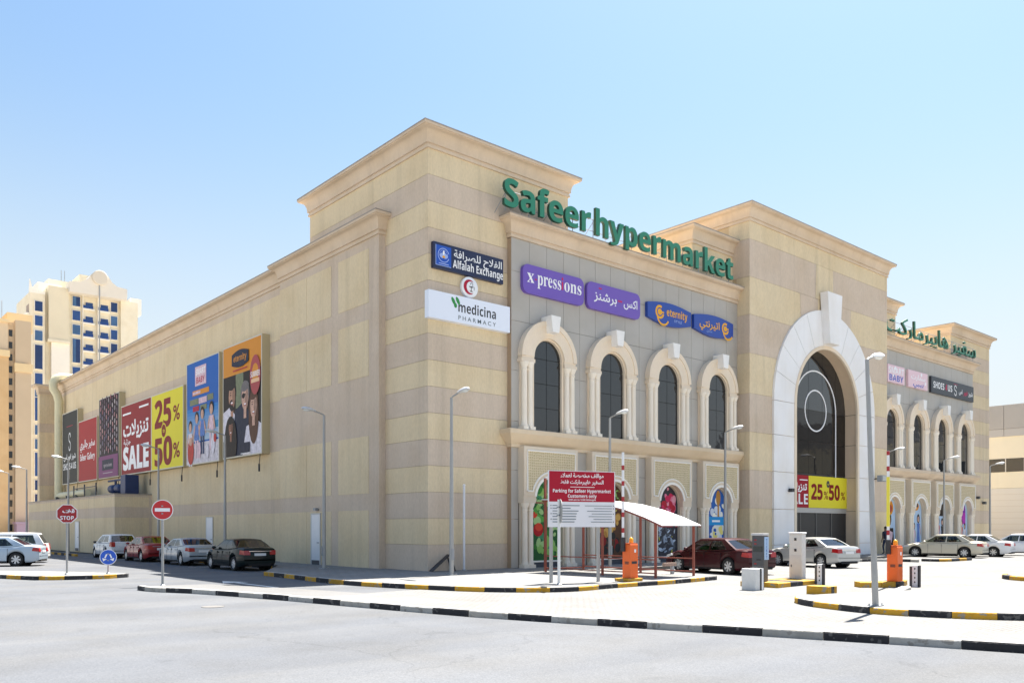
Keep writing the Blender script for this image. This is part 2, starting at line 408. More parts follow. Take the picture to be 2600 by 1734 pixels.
def col(name, c, rough=.5):
    return M('print_' + name, c, rough, .28, 4.5) if name.split('_')[0] in ('skin', 'hair', 'cloth', 'jeans', 'olive', 'beach', 'shade') else M('print_' + name, c, rough)

# ================================================================== the setting
ZR = -.15      # road level; 0 = sidewalk level
def sheet(name, pts, z, mat, parent=None):
    mb = MB(); zs = z if isinstance(z, (list, tuple)) else [z] * len(pts)
    mb.add([(p[0], p[1], zz) for p, zz in zip(pts, zs)], [tuple(range(len(pts)))])
    return mb.build(name, mat, parent)
def catmull(P, n=10):
    out = []
    for i in range(len(P) - 1):
        p0 = Vector(P[max(i - 1, 0)]); p1 = Vector(P[i]); p2 = Vector(P[i + 1]); p3 = Vector(P[min(i + 2, len(P) - 1)])
        for k in range(n):
            t = k / n
            out.append(.5 * ((2 * p1) + (p2 - p0) * t + (2 * p0 - 5 * p1 + 4 * p2 - p3) * t * t + (3 * p1 - p0 - 3 * p2 + p3) * t ** 3))
    out.append(Vector(P[-1]))
    return out
struct(sheet('ground', [(-3000, -3000), (3000, -3000), (3000, 3000), (-3000, 3000)], ZR - .02, M('desert_ground', (.42, .38, .32), .95, .1, .2, bump=.2, bscale=30)))
struct(sheet('road', [(-70, -60), (40, -60), (40, -30), (-4.0, -27.0), (-5.29, -22.7), (-5.7, -21.2), (-6.26, -19.6), (-7.31, -16.5), (-8.33, -13.43), (-8.97, -9.93), (-9.49, -6.77), (-10.34, -3.4), (-11.16, -.88), (-8.2, -.2), (-7.4, -6.5), (-4.2, -7.5), (-4.8, 3.6), (-2.0, 9), (-2.0, 120), (-16, 120), (-16, 30), (-70, 30)], ZR, ASPH))

FK = [(-11.16, -.88), (-11.02, -1.95), (-10.34, -3.5), (-9.53, -6.77), (-8.97, -9.93), (-8.25, -13.43), (-7.31, -16.5), (-6.26, -19.6), (-5.7, -21.2), (-5.25, -22.7), (-4.3, -25.6)]
CK = [(-5.02, 3.9), (-5.08, 2.2), (-5.2, .4), (-5.34, -1.5), (-5.3, -3.2), (-4.98, -4.9), (-4.55, -6.6), (-4.0, -8.05), (-3.25, -9.05), (-2.32, -9.72), (-1.4, -9.88), (-.2, -9.72), (1.2, -9.66), (2.8, -9.66), (4.4, -9.5), (5.93, -9.3)]
# parking lot paving: flush with the top of the front kerb, falling gently to lot level behind it
ck2 = catmull(CK, 6); fk2 = catmull(FK, 6)
mb = MB()
inner = [(p.x + 2.6, p.y + .9) for p in fk2]
mb.v = [(p.x + .14, p.y + .04, -.035) for p in fk2] + [(q[0], q[1], -.125) for q in inner]
n_ = len(fk2); mb.f = [(i, i + 1, i + 1 + n_, i + n_) for i in range(n_ - 1)]; mb.mi = [0] * len(mb.f)
mb.mi = [1 if mb.v[f[0]][1] > -7.5 else 0 for f in mb.f]
struct(mb.build('paving_apron', [PAVE, ASPH2]))
struct(sheet('parking_lot', [(q[0] - .1, q[1]) for q in inner[::-1] if q[1] < -6.0] + [(-4.3, -6.2), (-4.1, -7), (-3, -8.9), (-1, -9.6), (6, -9.1), (6.5, -3.1), (90, -3.1), (90, -60), (-1, -60), (-1.0, -25.0)], ZR + .008, PAVE))
# sidewalk round the corner of the building
sw = [(-2.05, 70), (-2.05, 8.9), (-3.4, 6.6)] + [(p.x + .08, p.y + .05) for p in ck2] + [(6.3, -8.7), (6.6, -3.2), (70, -3.2), (70, 8), (3, 8), (3, 70)]
mb = MB(); n_ = len(sw)
mb.add([(p[0], p[1], 0) for p in sw] + [(p[0], p[1], ZR - .01) for p in sw], [tuple(range(n_))] + [(i, i + n_, (i + 1) % n_ + n_, (i + 1) % n_) for i in range(n_)])
struct(mb.build('sidewalk', SIDEW))

def kerb(name, path, cols, slen, h=.15, w=.16, z0=ZR, first=None, closed=False, dens=12, tops=None):
    """a kerb line: every stone an object of its own"""
    root = bpy.data.objects.new(name, None); COL.objects.link(root); root.location = (path[0][0], path[0][1], z0)
    root['_o'] = [path[0][0], path[0][1], z0]; root['kind'] = 'structure'
    P = catmull([(p[0], p[1], 0) for p in path], dens)
    D = [0]
    for a, b in zip(P, P[1:]): D.append(D[-1] + (b - a).length)
    def at(d):
        d = min(max(d, 0), D[-1])
        for i in range(len(P) - 1):
            if D[i + 1] >= d:
                t = (d - D[i]) / max(1e-6, D[i + 1] - D[i]); p = P[i].lerp(P[i + 1], t); tg = (P[i + 1] - P[i]).normalized()
                return p, Vector((-tg.y, tg.x, 0))
        tg = (P[-1] - P[-2]).normalized(); return P[-1], Vector((-tg.y, tg.x, 0))
    d = 0; k = 0
    while d < D[-1] - .08:
        L = (first if (k == 0 and first) else slen) * random.uniform(.97, 1.03); e = min(d + L, D[-1])
        if D[-1] - e < .2: e = D[-1]
        mb = MB(); secs = []
        m_ = 3
        hh = h + random.uniform(-.006, .006)
        for j in range(m_ + 1):
            p, nn = at(d + .006 + (e - d - .012) * j / m_)
            o = random.uniform(-.004, .004)
            prof = [(0, -.05), (0, hh - .025), (.012, hh - .006), (.035, hh), (w, hh), (w, -.05)]
            secs.append([(p.x + nn.x * (q + o), p.y + nn.y * (q + o), z0 + zz) for q, zz in prof])
        for sct in secs: mb.v += sct
        for j in range(m_):
            for q in range(5): mb.f.append((j * 6 + q, (j + 1) * 6 + q, (j + 1) * 6 + q + 1, j * 6 + q + 1))
        mb.f += [tuple(range(6)), tuple(range(m_ * 6 + 5, m_ * 6 - 1, -1))]
        mb.mi = [0] * len(mb.f)
        if tops is not None:       # only the face is painted, the top is bare dusty concrete
            for i, f in enumerate(mb.f[:m_ * 5]):
                if i % 5 in (3,): mb.mi[i] = 1
        mb.build('kerb_stone', [cols[k % len(cols)], tops or cols[k % len(cols)]], root, fix=True)
        d = e; k += 1
    return root
BARE = M('bare_kerb_top', (.46, .445, .42), .9, .1, 5, bump=.3, bscale=25)
kerb('kerb_black_white', [(p[0], p[1]) for p in FK], [KBLK, KWHT], 1.02, first=.55, tops=BARE, h=.135)
kerb('kerb_corner', CK, [KYEL, KBLK], .95, tops=BARE)
kerb('kerb_wall', [(-2.2, 9.2), (-2.2, 20), (-2.2, 32.2)], [KYEL, KBLK], .95)
kerb('kerb_annex', [(-4.6, 33.0), (-4.6, 45), (-4.6, 60)], [KYEL, KBLK], .95)
# island on the left with the stop sign
LI = [(-14.6, 12.2), (-13.4, 9.2), (-12.7, 7.2), (-12.15, 6.25), (-11.35, 5.87), (-10.3, 5.68), (-9.37, 6.15)]
kerb('kerb_stop_island', LI, [KBLK, KYEL], .9, tops=BARE)
p_ = [(p.x + .06, p.y + .08) for p in catmull([(a, b, 0) for a, b in LI], 6)] + [(-9.5, 6.9), (-10.6, 9.2), (-13.4, 13.2)]
mb = MB(); n_ = len(p_)
mb.add([(p[0], p[1], -.008) for p in p_] + [(p[0], p[1], ZR - .01) for p in p_], [tuple(range(n_))] + [(i, i + n_, (i + 1) % n_ + n_, (i + 1) % n_) for i in range(n_)])
struct(mb.build('pavement_stop_island', SIDEW))
# island on the right with the tall lamp
RI = [(.2, -15.75), (-.27, -16.02), (-.72, -16.5), (-1.0, -17.0), (-1.22, -17.6), (-1.4, -18.2), (-1.44, -18.8), (-1.25, -19.65), (-.92, -20.45), (-.35, -21.3), (.6, -22.6), (2.2, -24.4)]
kerb('kerb_lamp_island', RI, [KYEL, KBLK], .82, tops=BARE)
p_ = [(p.x + .08, p.y) for p in catmull([(a, b, 0) for a, b in RI], 6)] + [(6, -24), (5.6, -17.2), (2.6, -16.2)]
mb = MB(); n_ = len(p_)
mb.add([(p[0], p[1], -.008) for p in p_] + [(p[0], p[1], ZR - .01) for p in p_], [tuple(range(n_))] + [(i, i + n_, (i + 1) % n_ + n_, (i + 1) % n_) for i in range(n_)])
struct(mb.build('pavement_lamp_island', SIDEW))
kerb('kerb_ticket_island', [(3.95, -12.95), (5.2, -12.88), (6.95, -12.82)], [KYEL, KBLK], .8, w=1.3, h=.155)
kerb('kerb_barrier_island', [(6.05, -14.5), (6.65, -15.0), (7.6, -15.1), (8.4, -14.9)], [KYEL, KYEL, KBLK], .65, w=.5, h=.18)
kerb('kerb_low_white', [(2.8, -16.8), (4.6, -16.45), (6.3, -15.95)], [KWHT, KWHT, M('kerb_grey', (.3, .3, .3), .8)], .8, w=.25, h=.12)
kerb('kerb_back_white', [(22.6, -4.6), (25.9, -4.95), (26.9, -5.75), (26.95, -7.2)], [KWHT, KBLK], .95, h=.16)
kerb('kerb_back_yellow', [(28.5, -6.7), (28.7, -7.7), (30.2, -7.95), (32.2, -7.95)], [KBLK, KYEL], .95, h=.16)
kerb('kerb_far_right', [(15.2, -15.4), (14.4, -15.65), (13.7, -16.2), (13.4, -16.9), (13.3, -18.5)], [KYEL, KBLK], .8, h=.16)
# worn direction arrow and bay lines on the lane
mb = MB()
mb.add([(-7.62, -2.6, ZR + .004), (-7.46, -2.6, ZR + .004), (-7.46, .6, ZR + .004), (-7.62, .6, ZR + .004)], [(0, 1, 2, 3)])
mb.add([(-8.0, .5, ZR + .004), (-7.1, .5, ZR + .004), (-7.54, 1.7, ZR + .004)], [(0, 1, 2)])
struct(mb.build('road_marking', PAINT_L))
for y in (12.9, 19.1, 25.3, 31.2):
    struct(sheet('road_marking', [(-4.7, y - .05), (-2.4, y - .05), (-2.4, y + .05), (-4.7, y + .05)], ZR + .004, PAINT_L))
for x, y in ((9, -19.5), (11.6, -21.2)):
    struct(sheet('road_marking', [(x, y), (x + .12, y), (x + 1.8, y + 4), (x + 1.68, y + 4)], ZR + .014, PAINT_L))
# round disc standing in for a cracked patch of the road
mb = MB(); mb.lathe([(.26, 0), (.26, .01), (.05, .012)], (-11.5, -7.6, ZR), 20)
mh = mb.build('manhole_cover', M('patch_grey', (.16, .15, .14), .7, .2, 12)); tag(mh, 'small round disc standing in for a cracked patch of sunlit road before the kerb', 'manhole')

# ================================================================== the mall
mall = thing('mall_building', 'large sand and pink striped shopping mall with arched windows and white entrance arch', 'building', (28.5, 25., 0.))
def gapbox(name, x0, x1, y0, y1, z0, z1, mat, parent=mall, bevel=0):
    return MB().box(x0, x1, y0, y1, z0, z1).build(name, mat, parent, bevel=bevel)
def cornice(rect, zt, zb, e=.45, mat=TAN, name='cornice'):
    x0, x1, y0, y1 = rect; H_ = zt - zb
    prof = [(.0, zb), (.07, zb), (.07, zb + .10), (.04, zb + .12), (.04, zb + .17), (.10, zb + .19), (.10, zb + .24)]
    for k in range(7):
        a = k / 6 * math.pi / 2
        prof.append((.10 + (e - .19) * (1 - math.cos(a)), zb + .24 + (H_ - .24 - .16) * math.sin(a)))
    prof += [(e - .05, zt - .15), (e - .05, zt - .12), (e, zt - .11), (e, zt - .015), (e - .02, zt), (-.3, zt)]
    mb = MB(); n = len(prof)
    for o, z in prof: mb.v += [(x0 - o, y0 - o, z), (x1 + o, y0 - o, z), (x1 + o, y1 + o, z), (x0 - o, y1 + o, z)]
    for i in range(n - 1):
        for k in range(4): mb.f.append((i * 4 + k, i * 4 + (k + 1) % 4, (i + 1) * 4 + (k + 1) % 4, (i + 1) * 4 + k))
    mb.f += [((n - 1) * 4, (n - 1) * 4 + 1, (n - 1) * 4 + 2, (n - 1) * 4 + 3), (3, 2, 1, 0)]
    mb.mi = [0] * len(mb.f)
    o_ = mb.build(name, mat, mall, smooth=38)
    # weathered metal coping along the top edge
    m2 = MB(); t = e + .012
    for (a, b, c, d) in ((x0 - t, x1 + t, y0 - t, y0 - t + .3), (x0 - t, x1 + t, y1 + t - .3, y1 + t), (x0 - t, x0 - t + .3, y0 - t + .3, y1 + t - .3), (x1 + t - .3, x1 + t, y0 - t + .3, y1 + t - .3)):
        m2.box(a, b, c, d, zt - .02, zt + .03)
    m2.build('coping', COPING, o_)
    return o_
COPING = M('coping_grey', (.33, .29, .25), .7, .1, 2)
BZ = 1.04
def banded(rect, zs, cols, name='wall_band'):
    x0, x1, y0, y1 = rect
    gapbox('wall_core', x0 + .03, x1 - .03, y0 + .03, y1 - .03, zs[0], zs[-1] - .01, M('groove_shade', (.40, .31, .22), .9))  # darker brown core seen in the gaps between bands
    for k in range(len(zs) - 1):
        gapbox(name, x0, x1, y0, y1, zs[k] + (.006 if k else 0), zs[k + 1] - .006, cols[k % 2])
# corner towers (mirrored at the far end)
zs = [i * BZ for i in range(16)] + [16.65]
for rect in ((0, 7.7, 0, 9.8), (49.3, 57.0, 0, 9.8)):
    banded(rect, zs, (PNK, YEL)); cornice(rect, 17.45, 16.62)
for rect in ((16.9, 21.5, .06, 8.0), (35.5, 40.1, .06, 8.0)):
    gapbox('upper_wall', *rect, 12, 16.65, YEL); cornice(rect, 17.45, 16.62)
gapbox('main_block', 1.0, 56.5, 3.0, 58.0, 0, 14.0, YEL)

# left side wall: projecting bay beside the tower, then the long poster wall
def rows_panels(X, ys, rows, d=.014):
    for (a, b) in ys:
        for (c, e_) in rows:
            gapbox('wall_panel', X - d, X + .1, a + .006, b - .006, c + .006, e_ - .006, YEL)
ROWS = [(-.1, 2.46), (3.17, 5.62), (8.17, 10.56), (11.28, 13.58)]
gapbox('bay_wall', -.31, 4, 3.1, 12.4, -.05, 14.0, PNK)
rows_panels(-.31, [(3.9, 6.5), (7.15, 9.53), (9.545, 12.36)], ROWS)
rows_panels(-.31, [(7.15, 9.53), (9.545, 12.36)], [(0, 0.01)])
cornice((-.31, 4, 3.1, 12.4), 14.8, 13.98)
gapbox('long_wall', 0, 4, 12.4, 58.3, -.05, 14.0, PNK)
rows_panels(0, [(12.45, 24.9), (24.9, 37.4), (37.4, 49.9), (49.9, 58.25)], ROWS)
cornice((0, 5, 12.6, 58.3), 14.8, 13.98)
# low annex with flat roof
gapbox('annex_wall', -2.4, .0, 32.8, 59, -.1, 3.95, PNK)
for c, e_ in ((-.1, 2.40), (3.12, 3.80)):
    gapbox('annex_panel', -2.412, -.2, 32.788, 59.01, c, e_, YEL)
gapbox('annex_coping', -2.45, -.02, 32.75, 59.05, 3.95, 4.02, COPING)
# rear wing
banded((-1.4, 6, 59.6, 60.4), [0, 2.4, 3.2, 5.6, 8.2, 10.5, 11.3, 14.0], (YEL, PNK)); cornice((-1.4, 6, 59.6, 60.4), 14.8, 13.98)
# doors in the side wall
for (X, y0, y1, zt) in ((-.31, 8.16, 8.96, 2.33), (0, 21.85, 22.8, 2.3), (-2.42, 41.6, 42.6, 2.15)):
    d = MB().box(X - .05, X + .02, y0, y1, 0, zt).build('door', WHITE, mall)
    m2 = MB(); m2.box(X - .065, X - .03, y0 - .06, y0, 0, zt + .06).box(X - .065, X - .03, y1, y1 + .06, 0, zt + .06).box(X - .065, X - .03, y0, y1, zt, zt + .06)
    m2.build('door_frame', M('frame_grey', (.6, .59, .56), .6), d)
    MB().box(X - .056, X - .05, y0 + .02, y1 - .02, .0, .2).build('kick_plate', CHAR, d)
    MB().box(X - .10, X - .05, y0 + .08, y0 + .2, 1.0, 1.04).build('handle', STEELD, d)
    if X < -.3 and X > -1: MB().box(X - .2, X - .05, y0 + .15, y0 + .35, zt + .18, zt + .3).build('door_light', STEELD, mall)

# grey clad front between the towers, twice
GX = [(4.1, 20.5), (36.5, 52.9)]
for gi, (gx0, gx1) in enumerate(GX):
    mir = gi == 1
    gapbox('clad_wall', gx0, gx1, -.225, .3, 0, 14.0, JOINT)
    gapbox('clad_return', gx0 - .004 if not mir else gx1 - .2, gx0 + .2 if not mir else gx1 + .004, -.235, 0, 0, 13.95, BROWN)
    for k in range(16):
        x0 = gx0 + (gx1 - gx0) * k / 16; x1 = gx0 + (gx1 - gx0) * (k + 1) / 16
        for z0, z1 in ((5.85, 6.23), (6.23, 8.38), (8.38, 10.48), (10.48, 12.58), (12.58, 13.98)):
            gapbox('cladding_panel', x0 + .008, x1 - .008, -.25, -.2, z0 + .008, z1 - .008, GREYP)
    cx = (gx0 + gx1) / 2
    for a, b in ((gx0, cx - 7.8), (cx - 4.6, cx - 3.67), (cx - .45, cx + .45), (cx + 3.67, cx + 4.6), (cx + 7.8, gx1)):
        for z0, z1 in ((0, 2.08), (2.08, 4.15), (4.15, 5.2)):
            gapbox('cladding_panel', a + .008, b - .008, -.25, -.2, z0 + .008, z1 - .008, GREYP)
    cornice((gx0, gx1, -.25, 2.5), 14.8, 13.98)
    # ledge between storeys
    mb = MB()
    prof = [(.0, 5.12), (.10, 5.12), (.10, 5.24), (.14, 5.28), (.20, 5.34), (.42, 5.62), (.45, 5.66), (.45, 5.84), (.40, 5.87), (0, 5.87)]
    a, b = gx0 + .02, gx1 - .02
    for o, z in prof: mb.v += [(a - o if not mir else a, .0, z), (a - o if not mir else a, -.25 - o, z), (b if not mir else b + o, -.25 - o, z), (b if not mir else b + o, 0, z)]
    n = len(prof)
    for i in range(n - 1):
        for k in range(3): mb.f.append((i * 4 + k, i * 4 + k + 1, (i + 1) * 4 + k + 1, (i + 1) * 4 + k))
    mb.mi = [0] * len(mb.f); mb.build('ledge', TAN if mir else M('ledge_sand', (.68, .55, .39), .85, .06, 1.5, (1, 1, .3), .1, 14, dirt=.06), mall, smooth=30)

# ---- upper arched window (built once, copied)
def arc(cx, cz, r, a0, a1, n): return [(cx + r * math.cos(R(a0 + (a1 - a0) * k / n)), cz + r * math.sin(R(a0 + (a1 - a0) * k / n))) for k in range(n + 1)]
def fr(y0, y1):
    return lambda u, w, k: (u, y0 if k == 0 else y1, w)
def archband(mb, cx, cz, r0, r1, y0, y1, a0=0, a1=180, n=24, mi=0):
    o = len(mb.v)
    for k in range(n + 1):
        a = R(a0 + (a1 - a0) * k / n); c_, s_ = math.cos(a), math.sin(a)
        mb.v += [(cx + r0 * c_, y0, cz + r0 * s_), (cx + r1 * c_, y0, cz + r1 * s_), (cx + r1 * c_, y1, cz + r1 * s_), (cx + r0 * c_, y1, cz + r0 * s_)]
    for k in range(n):
        for j in range(4): mb.f.append((o + k * 4 + j, o + k * 4 + (j + 1) % 4, o + (k + 1) * 4 + (j + 1) % 4, o + (k + 1) * 4 + j)); mb.mi.append(mi)
    mb.f += [(o, o + 3, o + 2, o + 1), (o + n * 4, o + n * 4 + 1, o + n * 4 + 2, o + n * 4 + 3)]; mb.mi += [mi, mi]
    return mb
def column_mb(x, y, z0, z1, r=.15):
    mb = MB()
    mb.box(x - r * 1.35, x + r * 1.35, y - r * 1.35, y + r * 1.35, z0, z0 + .14)
    mb.lathe([(r * 1.25, z0 + .14), (r * 1.3, z0 + .18), (r * 1.05, z0 + .25), (r, z0 + .3), (r * .97, (z0 + z1) / 2), (r * .93, z1 - .34), (r * 1.06, z1 - .32), (r * 1.06, z1 - .29), (r * .92, z1 - .27), (r * 1.0, z1 - .2), (r * 1.45, z1 - .07), (r * 1.45, z1)], (x, y, 0), 14)
    return mb
MOD = []   # template lists per kind
def make_upper():
    m2 = MB(); z0 = 5.87; sp = 9.02
    archband(m2, 0, sp, .90, 1.56, -.52, -.2)           # main band
    archband(m2, 0, sp, 1.42, 1.64, -.56, -.2)          # outer roll
    archband(m2, 0, sp, .83, 1.0, -.42, -.22)           # inner fillet
    for s in (-1, 1):
        m2.box(s * .88, s * 1.66, -.54, -.2, 8.76, 8.9); m2.box(s * .9, s * 1.6, -.5, -.2, 8.9, 9.03)
        m2.box(s * .95, s * 1.56, -.34, -.2, z0, 8.76)
        m2.box(s * .83, s * .95, -.40, -.22, z0, 9.02)
    w = m2.build('window', CREAM, mall, smooth=35)
    for s in (-1, 1):
        for dx in (1.10, 1.42): column_mb(s * dx, -.43, z0, 8.76, .135).build('column', M('column_cream', (.84, .76, .64), .7, .05, 2, (1, 1, .3), dirt=.05), w, smooth=35)
    k = MB(); k.prism([(-.19, 10.12), (.19, 10.12), (.29, 10.84), (-.29, 10.84)], fr(-.92, -.25)); k.build('keystone', M('keystone_white', (.84, .82, .78), .7, .04, 2), w, bevel=.02)
    MB().prism([(-.9, z0)] + [(.9, z0)] + arc(0, sp, .9, 0, 180, 20), fr(-.255, -.24)).build('window_backing', M('pane_joint', (.008, .009, .010), .5), w)
    zz = [z0, 6.9, 7.95, sp]
    for s in (-1, 1):
        for a, b in zip(zz, zz[1:]):
            MB().box(s * .012, s * .84, -.29, -.262, a + .012, b - .012).build('pane', PANE, w)
        pts = [(s * .012, sp + .012)] + [(s * x, z) for x, z in arc(0, sp, .84, 1, 89, 10)]
        if s < 0: pts = pts[::-1]
        MB().prism(pts, fr(-.29, -.262)).build('pane', PANE, w)
    return w
def latt_mat():
    m = M('lattice_screen', (.72, .62, .42), .85, .08, 3)
    n = m.node_tree; b = n.nodes['Principled BSDF']; src = b.inputs['Base Color'].links[0].from_socket
    tc = [k for k in n.nodes if k.type == 'TEX_COORD'][0]
    vo = n.nodes.new('ShaderNodeTexVoronoi'); vo.feature = 'DISTANCE_TO_EDGE'; vo.inputs['Scale'].default_value = 9; vo.inputs['Randomness'].default_value = .35
    n.links.new(tc.outputs['Object'], vo.inputs['Vector'])
    rp = n.nodes.new('ShaderNodeValToRGB'); rp.color_ramp.elements[0].position = .05; rp.color_ramp.elements[1].position = .16
    rp.color_ramp.elements[0].color = (1.0, 1.0, 1.0, 1); rp.color_ramp.elements[1].color = (.66, .62, .55, 1)
    n.links.new(vo.outputs[0], rp.inputs[0])
    mx = n.nodes.new('ShaderNodeMix'); mx.data_type = 'RGBA'; mx.blend_type = 'MULTIPLY'; mx.inputs[0].default_value = 1
    n.links.new(src, mx.inputs[6]); n.links.new(rp.outputs[0], mx.inputs[7]); n.links.new(mx.outputs[2], b.inputs['Base Color'])
    bp = n.nodes.new('ShaderNodeBump'); bp.inputs['Strength'].default_value = .8; bp.inputs['Distance'].default_value = .03; bp.invert = True
    n.links.new(vo.outputs[0], bp.inputs['Height']); n.links.new(bp.outputs[0], b.inputs['Normal'])
    return m
LATT = latt_mat()
NICHE = M('niche_stone', (.70, .60, .47), .85, .05, 2, (1, 1, .4), .1, 20, dirt=.05)
TRIMW = M('trim_white', (.86, .82, .74), .75, .03, 3)
def make_lower():
    m2 = MB(); zb = 3.06; sp = 2.95; r = .90; a0 = math.degrees(math.asin((zb - sp) / r))
    ar_ = arc(0, sp, r, 180 - a0, a0, 22)
    left = [(-1.6, zb)] + ar_ + [(1.6, zb), (1.6, 5.16), (-1.6, 5.16)]
    m2.prism(left, fr(-.63, -.22))
    for s in (-1, 1):
        m2.box(s * .88, s * 1.6, -.60, -.22, 2.76, 3.06); m2.box(s * .97, s * 1.54, -.36, -.22, 0, 2.76)
        m2.box(s * .90, s * .97, -.42, -.22, 0, 2.76)
    archband(m2, 0, sp, .86, .90, -.40, -.22)
    w = m2.build('niche', NICHE, mall)
    R2_ = 1.16; a2 = math.degrees(math.asin((3.26 - sp) / R2_))
    out = [(-1.42, 3.26)] + arc(0, sp, R2_, 180 - a2, a2, 22) + [(1.42, 3.26), (1.42, 4.98), (-1.42, 4.98)]
    MB().prism(out, fr(-.645, -.62)).build('lattice_screen', LATT, w)
    t = MB(); t.tube([(u, -.65, z) for u, z in out] + [(out[0][0], -.65, out[0][1])], .04, 6, cap=False); t.build('trim', TRIMW, w)
    t = MB(); archband(t, 0, sp, .9, 1.02, -.66, -.6, a0=6, a1=174); t.build('arch_moulding', TRIMW, w)
    for s in (-1, 1):
        for dx in (1.09, 1.41): column_mb(s * dx, -.46, 0, 2.76, .125).build('column', MATS['column_cream'], w, smooth=35)
    MB().box(-.9, .9, -.27, -.24, 0, .22).build('plinth', M('plinth_blue', (.05, .06, .08), .4), w)
    MB().box(-.9, .9, -.31, -.24, .22, .29).build('sill', TRIMW, w)
    return w
up = make_upper(); lo = make_lower()
OX = mall.location
WX = []
first = True
for gx0, gx1 in GX:
    c = (gx0 + gx1) / 2
    for k in (-1.5, -.5, .5, 1.5):
        x = c + k * 4.14; WX.append(x)
        for t in (up, lo):
            o = t if first else copy_tree(t, mall); o.location.x = x
        first = False

# ---- central entrance tower
CXT = 28.6; SPR = 8.85; YT = -1.03
cz = [0, 2.76, 4.86, 6.93, 9.02, 11.2, 13.3, 15.35, 17.40, 18.4]
def xb(z, r=5.0):
    if z <= SPR: return r
    d = r * r - (z - SPR) ** 2
    return math.sqrt(d) if d > 0 else 0
for k in range(len(cz) - 1):
    z0, z1 = cz[k] + (.006 if k else 0), cz[k + 1] - .006; m_ = YEL if k % 2 == 0 else PNK
    if k >= 7: m_ = PNK if k == 7 else YEL
    if xb(z0) == 0:
        MB().prism([(20.5, z0), (36.5, z0), (36.5, z1), (20.5, z1)], fr(YT, .3)).build('tower_band', m_, mall); continue
    ss = [z0 + (z1 - z0) * j / 10 for j in range(11)]
    l = [(20.5, z1), (20.5, z0)] + [(CXT - max(xb(z), .001), z) for z in ss]
    MB().prism(l, fr(YT, -.2)).build('tower_band', m_, mall)
    r_ = [(36.5, z0), (36.5, z1)] + [(CXT + max(xb(z), .001), z) for z in ss[::-1]]
    MB().prism(r_, fr(YT, -.2)).build('tower_band', m_, mall)
mb = MB()
mb.box(20.53, 24.5, -1.0, 9, 0, 18.4).box(32.7, 36.47, -1.0, 9, 0, 18.4).box(24.5, 32.7, .2, 9, 0, 18.4).box(24.5, 32.7, -.9, .2, 14.0, 18.4)
mb.build('tower_core', M('tower_side', (.60, .46, .28), .9, .08, 1.6, (1.3, 1.3, .12), .3, 30), mall)
cornice((20.5, 36.5, YT, 9), 19.2, 18.36)
# stepped stripes beside the keystone
MB().prism([(27.35, 15.36), (29.45, 15.36), (29.35, 17.39), (27.45, 17.39)], fr(YT - .012, YT + .02)).build('wall_stripe', YEL, mall)
for s in (-1, 1):
    pts = [(CXT + s * 1.0, 13.6), (CXT + s * 2.9, 13.6), (CXT + s * 3.0, 15.34), (CXT + s * 1.0, 15.34)]
    MB().prism(pts if s > 0 else pts[::-1], fr(YT - .012, YT + .02)).build('wall_stripe', PNK, mall)
# white stone arch in separate blocks
for s in (-1, 1):
    for z0, z1 in ((0, .75), (.75, 2.76), (2.76, 4.86), (4.86, 6.93), (6.93, SPR)):
        MB().box(CXT + s * 3.80, CXT + s * 5.9, -1.16, YT + .06, z0 + .012, z1 - .012).build('arch_stone', WHITE_ST, mall, bevel=.012)
NV = 11
for k in range(NV):
    a0, a1 = 180 * k / NV, 180 * (k + 1) / NV
    mb = MB(); archband(mb, CXT, SPR, 3.80, 5.9, -1.16, YT + .06, a0 + .17, a1 - .17, 6); mb.build('arch_stone', WHITE_ST, mall)
mb = MB(); mb.prism([(CXT - .56, 12.7), (CXT + .56, 12.7), (CXT + .86, 15.75), (CXT - .86, 15.75)], fr(-1.62, -1.1)); mb.build('keystone', WHITE_ST, mall, bevel=.03)
mb = MB(); archband(mb, CXT, SPR, 3.66, 5.2, -1.10, -.22, n=32)
for s in (-1, 1): mb.box(CXT + s * 3.66, CXT + s * 5.2, -1.10, -.22, 0, SPR)
mb.build('arch_reveal', M('reveal_sand', (.66, .51, .36), .8, .06, 2, (1, 1, .4), .1, 20), mall)
mb = MB(); archband(mb, CXT, SPR, 3.58, 3.80, -1.19, -1.06, n=36)
for s in (-1, 1): mb.box(CXT + s * 3.58, CXT + s * 3.80, -1.19, -1.06, 0, SPR)
mb.build('arch_moulding', CREAM, mall)
for z in (2.76, 4.86, 6.93, SPR):      # joints in the reveal
    for s in (-1, 1): MB().box(CXT + s * 3.652, CXT + s * 3.68, -1.05, -.3, z - .012, z + .012).build('reveal_joint', JOINT, mall)
# glazing of the entrance
yg = -.32
MB().prism([(CXT - 3.7, 0), (CXT + 3.7, 0)] + arc(CXT, SPR, 3.7, 0, 180, 40), fr(yg + .03, yg + .06)).build('glazing_backing', JOINT, mall)
gw = MB().box(CXT - 3.68, CXT + 3.68, yg + .012, yg + .03, 4.9, 4.97).build('entrance_glazing', BPRINT, mall)
xsplit = [-3.66, -2.42, -.8, .8, 2.42, 3.66]
for a, b in zip(xsplit, xsplit[1:]):
    for z0, z1 in ((4.97, 6.93), (6.93, SPR)):
        MB().box(CXT + a + .012, CXT + b - .012, yg, yg + .02, z0 + .012, z1 - .012).build('pane', PANE2, gw)
    ss = [a + .012 + (b - a - .024) * j / 8 for j in range(9)]
    pts = [(CXT + a + .012, SPR + .012), (CXT + b - .012, SPR + .012)] + [(CXT + x, SPR + math.sqrt(max(.001, 3.66 ** 2 - x * x))) for x in ss[::-1]]
    MB().prism(pts, fr(yg, yg + .02)).build('pane', PANE, gw)
mb = MB(); archband(mb, CXT, SPR, 2.38, 2.46, yg - .03, yg + .01, n=36)
